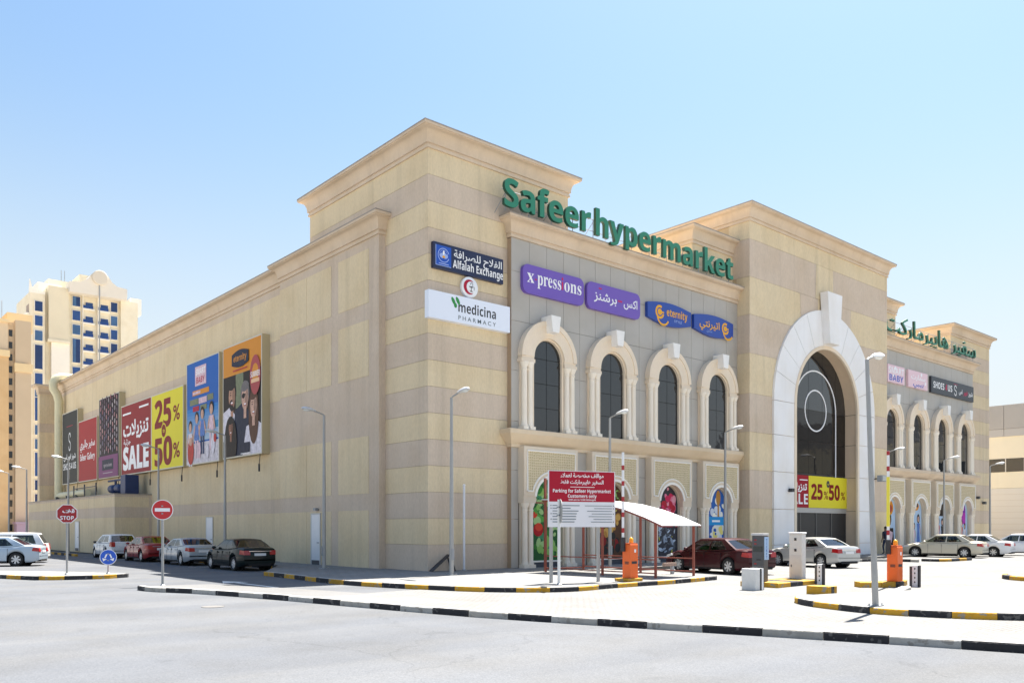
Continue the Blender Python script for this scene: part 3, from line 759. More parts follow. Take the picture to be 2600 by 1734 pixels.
for s in (-1, 1): mb.box(CXT + s * 2.38, CXT + s * 2.46, yg - .03, yg + .01, 4.86, SPR)
mb.build('arch_mullion', WPRINT, gw)
mb = MB(); archband(mb, CXT, SPR, 1.20, 1.28, yg - .03, yg + .01, 0, 360, 48); mb.build('ring_mullion', WPRINT, gw)
# doors
INTER = M('shop_interior', (.02, .02, .022), .4)
MB().box(CXT - 3.66, CXT + 3.66, yg - .08, yg, 2.62, 2.92).build('door_header', M('alu_grey', (.45, .45, .44), .4, metal=.5), mall)
for k in range(4):
    a = CXT - 3.66 + k * 1.83
    d = MB().box(a + .03, a + 1.80, yg - .02, yg + .0, .04, 2.60).build('door', INTER, mall)
    mm = MB()
    mm.box(a, a + .05, yg - .05, yg - .02, .02, 2.62).box(a + 1.78, a + 1.83, yg - .05, yg - .02, .02, 2.62).box(a + .05, a + 1.78, yg - .05, yg - .02, .02, .1)
    mm.build('door_frame', M('alu_dark', (.12, .12, .12), .35, metal=.5), d)
    MB().box(a + .3, a + .8, yg - .03, yg - .02, .7, .95).build('door_sticker', M('sticker_green', (.08, .3, .16), .5), d)

# ================================================================== signs on the front
XU, ZU, YN = (1, 0, 0), (0, 0, 1), (0, -1, 0)
def board_front(name, label, cat, x0, x1, z0, z1, yf, yb, mat, outline=None, group=None, bevel=.01):
    t = thing(name, label, cat, ((x0 + x1) / 2, yf, z0), group)
    pts = outline or [(x0, z0), (x1, z0), (x1, z1), (x0, z1)]
    MB().prism(pts, fr(yf, yb)).build('panel', mat, t)
    return t, Print((x0, yf, z0), XU, ZU, YN)
NAVY = M('sign_navy', (.012, .018, .06), .35); PURP = M('sign_purple', (.155, .085, .42), .35); EBLUE = M('sign_blue', (.012, .055, .32), .3)
LOGO = col('logo_blue', (.03, .10, .45)); PALE = col('pale_blue', (.35, .45, .75)); GOLD = col('gold', (.80, .40, .04)); LEAF = col('leaf_green', (.05, .28, .08))
MAROON = col('maroon', (.42, .02, .05)); GREYT = col('grey_text', (.14, .18, .20))

t, p = board_front('exchange_sign', 'navy blue sign reading Alfalah Exchange with square blue emblem', 'sign', .15, 3.73, 11.92, 12.95, -.16, .005, NAVY)
p.rect(.10, .13, .86, .93, PALE); p.rect(.125, .155, .86, .93, LOGO)
p.ring(.49, .56, .255, .285, PALE, 20, 340); p.ring(.49, .56, .19, .205, PALE, 0, 180)
for k in range(7): p.ell(.49 + .12 * math.cos(R(180 * k / 6)), .5 + .07 * math.sin(R(180 * k / 6)), .05, .10, PALE, rot=-60 + 20 * k)
p.ell(.49, .66, .045, .09, WPRINT); p.ell(.49, .5, .07, .05, GOLD); p.rect(.25, .2, .73, .235, PALE)
p.text(arab('الفلاح للصرافة'), 2.24, .60, .30, WPRINT, width=2.5, off=.012)
p.text(bold('Alfalah Exchange'), 2.25, .17, .32, WPRINT, width=2.62)
p.build('lettering', t)

t = thing('pharmacy_emblem', 'round white emblem with red crescent and dark chalice above the pharmacy sign', 'sign', (1.97, -.15, 11.05))
mb = MB(); mb.lathe([(.40, 0), (.42, .02), (.42, .14), (.39, .155)], (1.97, .0, 11.47), 32, 'y'); mb.build('panel', M('emblem_white', (.82, .83, .84), .4), t, smooth=40)
p = Print((1.97, -.158, 11.47), XU, ZU, YN)
outer = [(-.03 + .30 * math.cos(R(a)), .30 * math.sin(R(a))) for a in range(60, 301, 12)]; inn = [(.05 + .23 * math.cos(R(a)), .24 * math.sin(R(a))) for a in range(300, 59, -12)]
for i in range(len(outer) - 1):
    p.poly([outer[i], outer[i + 1], inn[-i - 2], inn[-i - 1]], MAROON, 2)
p.ell(.06, .04, .12, .05, BPRINT, a0=180, a1=360); p.rect(.045, -.15, .075, .0, BPRINT); p.ell(.06, -.16, .08, .02, BPRINT)
p.ring(.08, .12, .05, .07, BPRINT, -60, 200); p.rect(.20, -.1, .22, .04, BPRINT)
p.build('emblem_print', t)

t, p = board_front('pharmacy_sign', 'white light box sign reading medicina pharmacy with green leaves', 'sign', -.15, 4.02, 9.91, 10.99, -.26, .005, M('sign_white', (.78, .82, .90), .35))
p.text(bold('medicina'), 2.42, .44, .40, BPRINT, width=1.95, cap=.74); p.text('P H A R M A C Y', 2.42, .13, .17, GREYT, width=1.95, off=.008)
for (u, v, a) in ((1.20, .82, 60), (1.42, .86, 120), (1.30, .66, 95)): p.ell(u, v, .17 if a != 95 else .1, .075, LEAF, rot=a if a != 60 else -60)
p.build('lettering', t)

def rrect(x0, x1, z0, z1, r, n=6):
    return arc(x1 - r, z0 + r, r, -90, 0, n) + arc(x1 - r, z1 - r, r, 0, 90, n) + arc(x0 + r, z1 - r, r, 90, 180, n) + arc(x0 + r, z0 + r, r, 180, 270, n)
PRED = col('accent_red', (.55, .03, .10))
t, p = board_front('boutique_sign', 'rounded purple sign with white serif word xpressions', 'sign', 4.61, 8.30, 11.72, 12.95, -.42, -.25, PURP, rrect(4.61, 8.30, 11.72, 12.95, .3))
w1 = p.text(serif('x'), .24, .47, .60, WPRINT, 'l', cap=.70); p.rect(.24 + w1 + .04, .62, .24 + w1 + .15, .68, PRED)
u = .24 + w1 + .19
w2 = p.text(serif('press'), u, .47, .60, WPRINT, 'l', cap=.70, width=1.42); u += w2 + .04
p.rect(u, .50, u + .08, .86, PRED); p.ell(u + .04, .98, .05, .07, PRED); u += .15
p.text(serif('ons'), u, .47, .60, WPRINT, 'l', cap=.70, width=3.52 - u); p.build('lettering', t)
t, p = board_front('boutique_sign', 'rounded purple sign with white Arabic lettering', 'sign', 8.52, 12.18, 11.72, 12.95, -.42, -.25, PURP, rrect(8.52, 12.18, 11.72, 12.95, .3))
p.text(arab('اكس'), 3.45, .48, .40, WPRINT, 'r', width=.98, off=.012); p.rect(2.06, .62, 2.36, .69, PRED)
p.text(arab('برشنز'), 1.98, .48, .40, WPRINT, 'r', width=1.55, off=.012); p.rect(.75, .98, .95, 1.04, PRED); p.build('lettering', t)
def lens(x0, x1, z0, z1, zs0, zs1, n=12):
    lo_ = [(x0 + (x1 - x0) * k / n, zs0 + (z0 - zs0) * math.sin(math.pi * k / n)) for k in range(n + 1)]
    hi_ = [(x0 + (x1 - x0) * k / n, zs1 + (z1 - zs1) * math.sin(math.pi * k / n)) for k in range(n, -1, -1)]
    return lo_ + hi_
def swirl(p, u, v, s):
    p.ring(u, v, s * .30, s * .46, GOLD, 60, 345, 22); p.ring(u, v, s * .0, s * .22, GOLD, 0, 360, 16); p.rect(u, v - s * .04, u + s * .44, v + s * .06, GOLD)
    p.ring(u + s * .35, v - s * .2, s * .55, s * .68, GOLD, 185, 330, 18)
t, p = board_front('fashion_sign', 'blue lens shaped sign with yellow swirl and word eternity', 'sign', 12.74, 16.16, 11.78, 12.92, -.42, -.25, EBLUE, lens(12.74, 16.16, 11.78, 12.92, 12.03, 12.74))
swirl(p, .92, .60, .74); p.text(bold('eternity'), 2.28, .50, .38, GOLD, width=1.65, cap=.74); p.text('STYLE', 2.35, .26, .13, PALE, width=.6, off=.008); p.build('lettering', t)
t, p = board_front('fashion_sign', 'blue lens shaped sign with yellow Arabic word and swirl at its end', 'sign', 16.42, 19.86, 11.78, 12.92, -.42, -.25, EBLUE, lens(16.42, 19.86, 11.78, 12.92, 12.03, 12.74))
swirl(p, 2.72, .60, .68); p.text(arab('اتيرنتي'), 1.32, .46, .38, GOLD, width=1.75, off=.014); p.text(arab('ستايل'), 1.3, .22, .12, PALE, width=.5); p.build('lettering', t)

# far group of signs
SMPINK = M('sign_pink', (.78, .55, .60), .4); SB1 = col('kid_blue', (.10, .16, .50)); SB2 = col('kid_white', (.85, .84, .86))
t, p = board_front('kids_shop_sign', 'pale pink square sign with block letters reading smart baby', 'sign', 37.9, 40.45, 11.72, 12.92, -.42, -.25, SMPINK)
p.text(bold('SMART'), 1.3, .64, .42, SB2, width=2.3); p.text(bold('BABY'), 1.3, .12, .42, SB1, width=2.1); p.ell(1.15, 1.02, .12, .12, SB2); p.ell(.85, .5, .1, .1, SB2); p.build('lettering', t)
t, p = board_front('kids_shop_sign', 'pale pink square sign with Arabic lettering beside the dark shoe sign', 'sign', 41.04, 44.17, 11.72, 12.92, -.42, -.25, SMPINK)
p.text(arab('سمارت'), 1.6, .62, .36, SB2, width=2.3, off=.02); p.text(arab('بيبي'), 1.6, .18, .3, SB1, width=1.7, off=.02); p.ell(2.1, 1.02, .13, .13, SB2); p.ell(2.75, .45, .13, .13, SB2); p.build('lettering', t)
t, p = board_front('shoe_shop_sign', 'long charcoal sign reading shoes 4 us in white', 'sign', 44.81, 52.61, 11.70, 12.90, -.42, -.25, M('sign_charcoal', (.025, .03, .04), .4))
def nxt():
    global p
    p.build('lettering', t); p = Print((44.81, -.42, 11.70), XU, ZU, YN)
p.text(bold('SHOES'), .35, .38, .48, WPRINT, 'l', width=1.9); nxt(); p.text(bold('4'), 2.45, .38, .48, PRED, 'l', width=.3); nxt(); p.text(bold('US'), 2.9, .38, .48, WPRINT, 'l', width=.8); nxt()
p.ring(4.3, .75, .15, .22, WPRINT, 0, 270, 16); p.ring(4.3, .38, .15, .22, WPRINT, -180, 90, 16); p.rect(3.95, 1.02, 4.7, 1.05, PRED); nxt()
p.text(arab('شوز'), 7.6, .42, .34, WPRINT, 'r', width=.85, off=.02); nxt(); p.text(arab('فور'), 6.6, .42, .34, PRED, 'r', width=.8, off=.02); nxt(); p.text(arab('اس'), 5.6, .42, .34, WPRINT, 'r', width=.65, off=.02); p.build('lettering', t)

# free standing green letters on the parapet
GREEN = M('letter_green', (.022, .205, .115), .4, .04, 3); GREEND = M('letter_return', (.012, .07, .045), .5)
def parapet_letters(label, body, x0, x1, zb, cap, y, off, arabic):
    t = thing('roof_letters', label, 'sign', ((x0 + x1) / 2, y, 14.83))
    gl, a, b = text_glyphs(body, 0, off); sz = cap / .72; sx = (x1 - x0) / (b - a)
    gl3, _, _ = text_glyphs(body, .14 / sz, off)
    def dz(q): return q * sz * (.55 if q < 0 else 1)
    for k, ((v, f, gx), (v3, f3, g3)) in enumerate(zip(gl, gl3)):
        dy = (k % 2) * .006 if arabic else 0
        m1 = MB().add([(x0 + (q[0] + gx - a) * sx, y - q[2] * sz + dy, zb + dz(q[1])) for q in v3], f3)
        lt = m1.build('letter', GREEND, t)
        m2 = MB().add([(x0 + (q[0] + gx - a) * sx, y - .078 + dy, zb + dz(q[1])) for q in v], f)
        m2.build('letter_face', GREEN, lt)
    mb = MB()
    for z in (zb + .18, zb + cap * .62): mb.tube([(x0, y + .10, z), (x1, y + .10, z)], .018, 6)
    k = int((x1 - x0) / 1.3)
    for i in range(k + 1):
        x = x0 + .2 + (x1 - x0 - .4) * i / k; mb.tube([(x, y + .10, 14.8), (x, y + .10, zb + cap * .62)], .018, 6); mb.tube([(x, y + .10, zb + .6), (x, y + .9, 14.8)], .014, 6)
    mb.build('support_rails', STEELD, t)
SPACE[0] = .10
parapet_letters('big green letters spelling Safeer hypermarket standing on the parapet', bold('Safeer hypermarket'), 3.19, 19.22, 14.93, 1.15, -.80, .006, False)
SPACE[0] = .28
parapet_letters('big green Arabic letters standing on the far parapet', arab('سفير هايبرماركت'), 36.7, 51.9, 15.02, 1.2, -.80, .0, True)

# entrance banner
t, p = board_front('sale_banner', 'red and yellow sale banner across the entrance glass under the white arch', 'banner', 24.92, 32.28, 2.93, 4.86, -.42, -.34, M('banner_red', (.33, .012, .024), .5))
BY = M('banner_yellow', (.74, .64, .035), .5); BR = M('banner_dark_red', (.22, .010, .010), .5)
p.rect(2.72, 0, 7.36, 1.93, BY)
p.text(arab('تنزيلات'), 1.42, 1.05, .42, WPRINT, width=2.2, off=.03); p.text(bold('SALE'), 1.42, .2, .62, WPRINT, width=2.4, cap=.72); p.rect(1.7, 1.62, 2.6, 1.68, WPRINT)
p.text(bold('25'), 3.0, .52, .92, BR, 'l', width=1.35, off=.02); p.text('%', 4.5, .55, .5, BR, 'l', width=.5, off=.01)
p.text(bold('50'), 5.1, .52, .92, BR, 'l', width=1.35, off=.02); p.text('%', 6.6, .55, .5, BR, 'l', width=.5, off=.01)
p.ell(5.0, 1.48, .19, .22, BPRINT); p.text(bold('to'), 5.0, 1.42, .12, BY); p.build('lettering', t)

# ================================================================== posters on the side wall (facing -X)
def board_side(label, y_near, y_far, z0, z1, mat, X=-.12, th=.32):
    t = thing('wall_poster', label, 'poster', (X - th, (y_near + y_far) / 2, z0), 'posters along the side wall')
    MB().box(X - th + .01, 0 if X > -.2 else X, y_near, y_far, z0, z1).build('panel', M('poster_box', (.50, .42, .26), .7), t)
    mm = MB(); e = .07
    for (a, b, c, d) in ((y_near, y_near + e, z0, z1), (y_far - e, y_far, z0, z1), (y_near + e, y_far - e, z0, z0 + e), (y_near + e, y_far - e, z1 - e, z1)): mm.box(X - th - .015, X - th + .012, a, b, c, d)
    mm.build('frame', M('poster_frame', (.62, .58, .48), .5), t)
    p = Print((X - th, y_far - e, z0 + e), (0, -1, 0), (0, 0, 1), (-1, 0, 0), .003)
    W, H_ = y_far - y_near - 2 * e, z1 - z0 - 2 * e
    p.rect(0, 0, W, H_, mat, 1); p.lay = 1.2
    # flood light arm hanging below
    f = thing('poster_light', 'thin black lamp bracket hanging under the ' + label.split(' on the')[0].split(' with')[0].split(' reading')[0], 'light', (X - .1, y_near + .5, z0 - .9), 'lamp brackets under the posters')
    q = MB(); q.tube([(X - .2, y_near + .5, z0), (X - .25, y_near + .5, z0 - .55)], .02, 6); q.tube([(X - .25, y_near + .5, z0 - .5), (X - .25, y_near + .5, z0 - .9)], .05, 8); q.build('bracket', BLACK, f)
    return t, p, W, H_
SKIN = col('skin', (.50, .27, .18)); SKIN2 = col('skin_light', (.60, .36, .27)); SKIN3 = col('skin_dark', (.30, .14, .09)); HAIR = col('hair', (.025, .017, .014)); HAIR2 = col('hair_brown', (.11, .05, .03)); HAIRG = col('hair_grey', (.17, .15, .15))
CLW = col('cloth_white', (.70, .66, .72)); CLN = col('cloth_navy', (.02, .025, .05)); TEETH = col('teeth', (.85, .82, .8)); CLR = col('cloth_red', (.5, .05, .04)); JEAN = col('jeans', (.03, .05, .13)); CLPK = col('cloth_pink', (.70, .50, .56)); CLB = col('cloth_blue', (.10, .2, .5)); OLIVE = col('olive', (.20, .22, .13)); LIP = col('lip', (.4, .1, .1))
def face(p, u, v, s, skin, hair, shades=False, beard=False, long_=False):
    if long_:
        p.ell(u, v - .6 * s, .78 * s, 1.9 * s, hair); 
    p.ell(u, v + .28 * s, .68 * s, .82 * s, hair); p.rect(u - .2 * s, v - 1.3 * s, u + .2 * s, v - .6 * s, skin)
    if beard: p.ell(u, v - .22 * s, .52 * s, .72 * s, hair)
    p.ell(u, v, .52 * s, .78 * s, skin, n=20)
    if beard: p.ell(u, v - .5 * s, .42 * s, .32 * s, hair)
    p.ell(u, v + .72 * s, .6 * s, .32 * s, hair, rot=8)
    if shades: p.ell(u - .24 * s, v + .14 * s, .24 * s, .17 * s, HAIR); p.ell(u + .26 * s, v + .14 * s, .24 * s, .17 * s, HAIR); p.rect(u - .3 * s, v + .18 * s, u + .3 * s, v + .26 * s, HAIR)
    else:
        for d in (-.2, .2): p.ell(u + d * s, v + .12 * s, .085 * s, .05 * s, HAIR); p.ell(u + d * s, v + .27 * s, .13 * s, .03 * s, HAIR)
    p.ell(u + .27 * s, v - .1 * s, .22 * s, .6 * s, M('print_shade_' + skin.name, tuple(q * .6 for q in skin.node_tree.nodes['Principled BSDF'].inputs[0].default_value[:3]), .5, .3, 4.5))
    p.ell(u, v - .42 * s, .2 * s, .11 * s, LIP); p.ell(u, v - .40 * s, .16 * s, .06 * s, TEETH)
# 1 smiling friends
PORG = M('poster_orange', (.66, .26, .03), .5)
t, p, W, H_ = board_side('orange topped poster with four smiling friends on the side wall', 14.2, 19.3, 5.55, 11.75, PORG)
p.rect(0, 0, W, 4.45, HAIR); p.rect(1.7, 2.6, 2.7, 4.45, OLIVE)
p.poly([(0, .9), (1.6, .7), (1.7, 2.2), (.9, 2.75), (0, 2.5)], CLW); p.poly([(1.3, 0), (3.3, 0), (3.4, 2.3), (2.5, 2.8), (1.6, 2.5)], CLN); p.poly([(2.6, 0), (W, 0), (W, 1.5), (4.4, 1.75), (3.1, 1.5)], CLW)
face(p, 1.2, 3.3, .86, SKIN, HAIR, beard=True); face(p, 2.95, 3.05, .84, SKIN2, HAIRG, shades=True); face(p, 4.05, 2.5, .80, SKIN2, HAIR2, long_=True)
p.ell(1.05, .75, .85, 1.5, HAIR, clip=(0, 0, W, H_)); face(p, 1.1, 1.55, .55, SKIN3, HAIR, long_=False)
p.rect(2.5, .1, 3.6, .65, CLN); p.rect(2.45, .05, 3.65, .1, TEETH)
pts = lens(1.25, 3.45, 4.78, 5.72, 4.95, 5.55); p.poly(pts, CLN); p.text(bold('eternity'), 2.35, 5.13, .34, PORG, width=1.7, cap=.74); p.rect(1.4, 4.62, 3.3, 4.68, MAROON)
p.ell(4.3, 4.1, .66, 1.05, RED); p.ell(4.3, 4.2, .4, .5, PORG); p.text(bold('SUMMER'), 4.3, 4.0, .3, WPRINT, width=1.15); p.rect(3.8, 3.7, 4.8, 3.9, col('peach', (.8, .5, .3)))
p.build('poster_print', t)
# 2 children by the sea
PBL = M('poster_blue', (.015, .115, .42), .5)
t, p, W, H_ = board_side('blue poster with children playing at the beach', 19.85, 24.95, 5.5, 11.7, PBL)
for k in range(10): p.rect(0, 3.1 - k * .2, W, 3.3 - k * .2, col('sea%d' % k, (.03 + .035 * k, .2 + .03 * k, .52 + .008 * k)))
p.rect(0, 0, W, 1.2, col('beach', (.62, .58, .62))); p.rect(3.9, 1.9, W, 2.3, col('sea_deep', (.03, .22, .42)))
p.rect(1.35, 4.6, 3.1, 5.75, CLPK); p.text(bold('SMART'), 2.22, 5.25, .36, WPRINT, width=1.5); p.text(bold('BABY'), 2.22, 4.75, .36, MAROON, width=1.3)
p.rect(.95, 4.05, 3.55, 4.35, PORG); p.rect(1.0, 4.12, 2.2, 4.28, CLPK)
for (a, b, c, d, m_) in ((.5, 3.5, 1.9, 3.85, OLIVE), (1.95, 3.5, 3.2, 3.85, CLPK), (3.3, 3.55, 4.2, 3.9, OLIVE), (1.0, 3.1, 2.0, 3.4, MAROON), (2.2, 3.1, 3.2, 3.4, OLIVE)):
    p.rect(a, b, c, d, m_)
for (u, v, s, top, bot) in ((.6, 2.2, .34, CLW, CLW), (1.65, 2.65, .34, CLB, CLPK), (2.55, 2.85, .36, CLB, JEAN), (3.95, 3.0, .38, CLPK, CLPK)):
    p.rect(u - .28, v - 2.35, u - .06, v - .9, bot); p.rect(u + .06, v - 2.35, u + .28, v - .9, bot)
    p.poly([(u - .36, v - 1.3), (u + .36, v - 1.3), (u + .34, v - .36), (u - .34, v - .36)], top); p.ell(u - .42, v - .8, .09, .45, SKIN2, rot=-20); p.ell(u + .42, v - .8, .09, .45, SKIN2, rot=20)
    p.ell(u, v + .08, s * .85, s, HAIR); p.ell(u, v - .02, s * .62, s * .8, SKIN2)
for (u, v, r1, r2, m_) in ((.7, .7, .5, .75, CLR), (.7, 1.35, .26, .26, SKIN2), (2.1, .75, .22, .5, CLPK), (4.2, 1.0, .3, .6, CLW), (4.5, 1.3, .2, .25, CLR), (3.4, .6, .2, .4, CLW)): p.ell(u, v, r1, r2, m_)
p.build('poster_print', t)
# 3 yellow and 4 red sale
t, p, W, H_ = board_side('yellow poster reading 25 to 50 percent on the side wall', 25.5, 31.49, 5.5, 10.55, BY)
p.text(bold('25'), .55, 2.72, 1.75, BR, 'l', width=3.2, off=.02); p.text('%', 4.1, 2.95, .95, BR, 'l', width=1.2, off=.02)
p.text(bold('50'), .55, .25, 1.75, BR, 'l', width=3.4, off=.02); p.text('%', 4.1, .6, .95, BR, 'l', width=1.2, off=.02)
p.ell(2.35, 2.45, .5, .5, BY); p.ell(2.35, 2.45, .42, .42, BR); p.text(bold('to'), 2.35, 2.33, .25, BY); p.build('poster_print', t)
t, p, W, H_ = board_side('red poster reading sale in English and Arabic on the side wall', 31.49, 38.17, 5.5, 10.55, M('poster_red', (.27, .014, .018), .5))
p.text(arab('تنزيلات'), 3.2, 2.75, 1.0, WPRINT, width=5.6, off=.03); p.text(bold('SALE'), 3.2, .35, 1.55, WPRINT, width=5.7, off=.03); p.text(arab('جزئية'), 1.3, 2.15, .35, WPRINT, width=1.6, off=.02)
p.rect(.3, 4.25, 2.2, 4.38, WPRINT); p.rect(4.0, 4.45, 6.0, 4.58, WPRINT); p.build('poster_print', t)
# 5 nail colours
t, p, W, H_ = board_side('dark poster with rows of cosmetic dots above a purple band', 38.71, 43.92, 5.5, 11.74, M('poster_dark', (.02, .012, .016), .5))
rr = random.Random(4)
tones = [col('dot%d' % k, c) for k, c in enumerate([(.30, .25, .28), (.35, .18, .2), (.12, .07, .1), (.42, .36, .38), (.25, .08, .1), (.16, .13, .2), (.45, .25, .25)])]
for i in range(9):
    for j in range(9):
        p.ell(.35 + i * .55 + rr.uniform(-.06, .06), 2.0 + j * .48 + (i % 2) * .2, .13, .2, tones[rr.randrange(7)], rot=rr.uniform(-30, 30), n=10)
p.rect(0, 0, W, 1.65, M('poster_purple', (.20, .06, .16), .5)); p.rect(1.0, .55, 3.9, 1.35, CLN); p.text(serif('xpressions'), 2.45, .8, .3, tones[3], width=2.2); p.rect(1.2, .3, 3.7, .36, tones[3]); p.build('poster_print', t)
# 6 red gallery
t, p, W, H_ = board_side('plain red poster reading Safeer Gallery', 44.48, 50.0, 5.5, 10.55, M('poster_red_plain', (.36, .022, .024), .5))
p.text(arab('سفير جاليري'), 2.6, 2.75, .6, WPRINT, width=4.4, off=.02); p.text('Safeer Gallery', 2.6, 1.7, .55, WPRINT, width=4.4, off=.012); p.build('poster_print', t)
# 7 charcoal shoes
t, p, W, H_ = board_side('charcoal poster with white curl emblem reading shoes 4 us', 50.32, 55.4, 5.5, 11.75, M('poster_charcoal', (.022, .022, .020), .5))
p.ring(2.4, 3.95, .3, .42, WPRINT, 0, 270, 18, asp=.8); p.ring(2.4, 3.2, .3, .42, WPRINT, -180, 90, 18, asp=.8)
p.text(arab('شوز فور اس'), 2.4, 2.1, .45, WPRINT, width=4, off=.02); p.text(bold('SHOES 4 US'), 2.4, 1.2, .55, WPRINT, width=4.2); p.rect(1.4, 4.9, 3.4, 4.95, MAROON); p.build('poster_print', t)

# ================================================================== window pictures in the lower niches
def niche_pic(x, label, fn):
    t = thing('window_poster', label, 'poster', (x, -.262, .29), 'pictures in the arched ground floor windows')
    pts = [(x - .88, .29), (x + .88, .29)] + arc(x, 2.95, .88, 0, 180, 18)
    MB().prism(pts, fr(-.262, -.245)).build('panel', fn[0], t)
    p = Print((x, -.262, 0), XU, ZU, YN, .0022); fn[1](p); p.build('poster_print', t)
def inside(u, v, m_=.03):
    return abs(u) < .86 - m_ and v > .31 and (v < 2.95 or u * u + (v - 2.95) ** 2 < (.86 - m_) ** 2)
def scatter(p, seed, n, v0, v1, mats, rmin, rmax, asp=1.):
    rr = random.Random(seed); k = 0
    while k < n:
        u, v, r_ = rr.uniform(-.8, .8), rr.uniform(v0, v1), rr.uniform(rmin, rmax)
        if not inside(u + r_ * .8, v + r_ * .6) or not inside(u - r_ * .8, v - r_ * .6) or not inside(u - r_ * .8, v + r_ * .6): r_ *= .5
        if not (inside(u + r_, v) and inside(u - r_, v) and inside(u, v + r_) and inside(u, v - r_) and inside(u + .7 * r_, v + .7 * r_) and inside(u - .7 * r_, v + .7 * r_)): k += .2; continue
        p.lay += .06; p.ell(u, v, r_, r_ * asp * rr.uniform(.6, 1.), mats[rr.randrange(len(mats))], p.lay, rot=rr.uniform(0, 180), n=12); k += 1
VG = [col('veg%d' % k, c) for k, c in enumerate([(.05, .22, .04), (.10, .35, .07), (.25, .48, .12), (.03, .12, .04), (.35, .55, .22), (.06, .25, .12)])]
TOM = [col('tom%d' % k, c) for k, c in enumerate([(.50, .02, .015), (.62, .06, .03), (.4, .015, .02)])]
def pic_veg(p):
    scatter(p, 1, 60, .3, 3.8, VG, .08, .26); scatter(p, 2, 5, 1.6, 2.4, TOM, .2, .34); scatter(p, 3, 10, .4, 1.1, [VG[2], VG[4]], .14, .3, .7); scatter(p, 4, 26, 2.3, 3.8, VG, .04, .12, .5)
BRN = [col('brn%d' % k, c) for k, c in enumerate([(.45, .22, .05), (.6, .36, .10), (.10, .05, .03), (.25, .02, .02), (.03, .03, .03), (.55, .45, .12)])]
def pic_bean(p):
    scatter(p, 5, 40, .3, 1.4, [BRN[3], BRN[4], BRN[2]], .08, .25); scatter(p, 6, 25, 1.4, 2.4, [BRN[0], BRN[1]], .1, .26); scatter(p, 7, 50, 2.4, 3.8, [BRN[5], BRN[2], VG[2], VG[3]], .05, .18, .5)
PNKS = [col('meat%d' % k, c) for k, c in enumerate([(.60, .03, .10), (.72, .20, .32), (.45, .02, .04), (.75, .35, .42)])]
FSH = [col('fish%d' % k, c) for k, c in enumerate([(.10, .11, .13), (.30, .36, .45), (.5, .58, .68), (.05, .05, .06), (.45, .42, .08)])]
def pic_fish(p):
    scatter(p, 8, 50, 2.3, 3.8, PNKS, .07, .24); p.rect(-.85, 1.75, .85, 2.25, PNKS[2]); p.text('Seafood & Meat', 0, 1.95, .11, WPRINT, width=1.1, off=.01); scatter(p, 9, 60, .32, 1.7, FSH, .06, .24, .45)
DRY = [col('dry%d' % k, c) for k, c in enumerate([(.75, .74, .66), (.60, .66, .75), (.85, .82, .7), (.75, .65, .2)])]
def pic_dairy(p):
    scatter(p, 10, 34, .32, 1.75, DRY, .12, .34); scatter(p, 21, 12, .4, 1.6, [col('dairy_blue', (.02, .09, .35))], .06, .14); scatter(p, 22, 14, 2.3, 3.2, DRY[:3], .1, .26)
    p.ell(.2, 3.3, .2, .42, BRN[0]); p.rect(.13, 2.3, .27, 3.0, BRN[0]); p.rect(-.85, 1.85, .85, 2.3, col('cyan', (.02, .28, .62))); p.rect(-.35, 2.02, .35, 2.12, WPRINT)
def figure(p, u, v, s, dress, hair, skin=SKIN2):
    p.poly([(u - .2 * s, v), (u + .2 * s, v), (u + .13 * s, v + .9 * s), (u + .2 * s, v + 1.25 * s), (u - .2 * s, v + 1.25 * s), (u - .13 * s, v + .9 * s)], dress)
    p.ell(u, v + 1.5 * s, .17 * s, .25 * s, hair); p.ell(u, v + 1.47 * s, .11 * s, .15 * s, skin); p.ell(u + .24 * s, v + .9 * s, .04 * s, .32 * s, skin, rot=12)
def pic_f1(p):
    p.ell(-.05, 3.1, .62, .55, PORG); p.ell(.0, 3.05, .4, .3, RED); face(p, 0, 2.2, .42, SKIN3, HAIR); p.poly([(-.7, .4), (.7, .4), (.55, 1.7), (-.5, 1.7)], HAIR); p.poly([(-.6, .9), (.3, .7), (.5, 1.4), (-.3, 1.6)], CLPK)
def pic_f2(p):
    p.ell(0, 3.25, .45, .3, PORG); p.rect(-.3, 3.2, .3, 3.45, CLN); figure(p, .35, .35, 1.35, CLB, HAIR); figure(p, -.35, .35, 1.0, CLPK, HAIR)
def pic_f3(p):
    p.rect(-.55, 2.6, .55, 3.5, HAIR); figure(p, .3, .35, 1.2, HAIR, HAIR); figure(p, -.4, .35, 1.25, MAROON, HAIR2)
def pic_f4(p):
    p.ell(0, 2.9, .5, .8, col('violet', (.22, .03, .35))); p.rect(-.5, 2.0, .5, 2.9, col('magenta', (.42, .03, .38))); figure(p, -.25, .35, 1.15, CLR, HAIR2); figure(p, .35, .35, 1.0, CLW, HAIR)
LB = M('poster_pale_blue', (.42, .56, .72), .5)
PIC = [('green vegetables and tomatoes picture in the arched window nearest the corner', (VG[3], pic_veg)), ('beans and bread picture in the arched window behind the parking board', (BRN[2], pic_bean)),
       ('red meat and fish picture in the arched window behind the white canopy', (FSH[3], pic_fish)), ('blue dairy picture in the arched window above the dark red car', (col('dairy_base', (.03, .12, .42)), pic_dairy)),
       ('orange and white fashion picture in the arched window beside the entrance pillar', (LB, pic_f1)), ('pale blue fashion picture of two standing figures in an arched window', (LB, pic_f2)),
       ('fashion picture with black top in an arched window behind the lamp post', (LB, pic_f3)), ('purple fashion picture in the last arched window', (LB, pic_f4))]
for x, (l, f) in zip(WX, PIC): niche_pic(x, l, f)

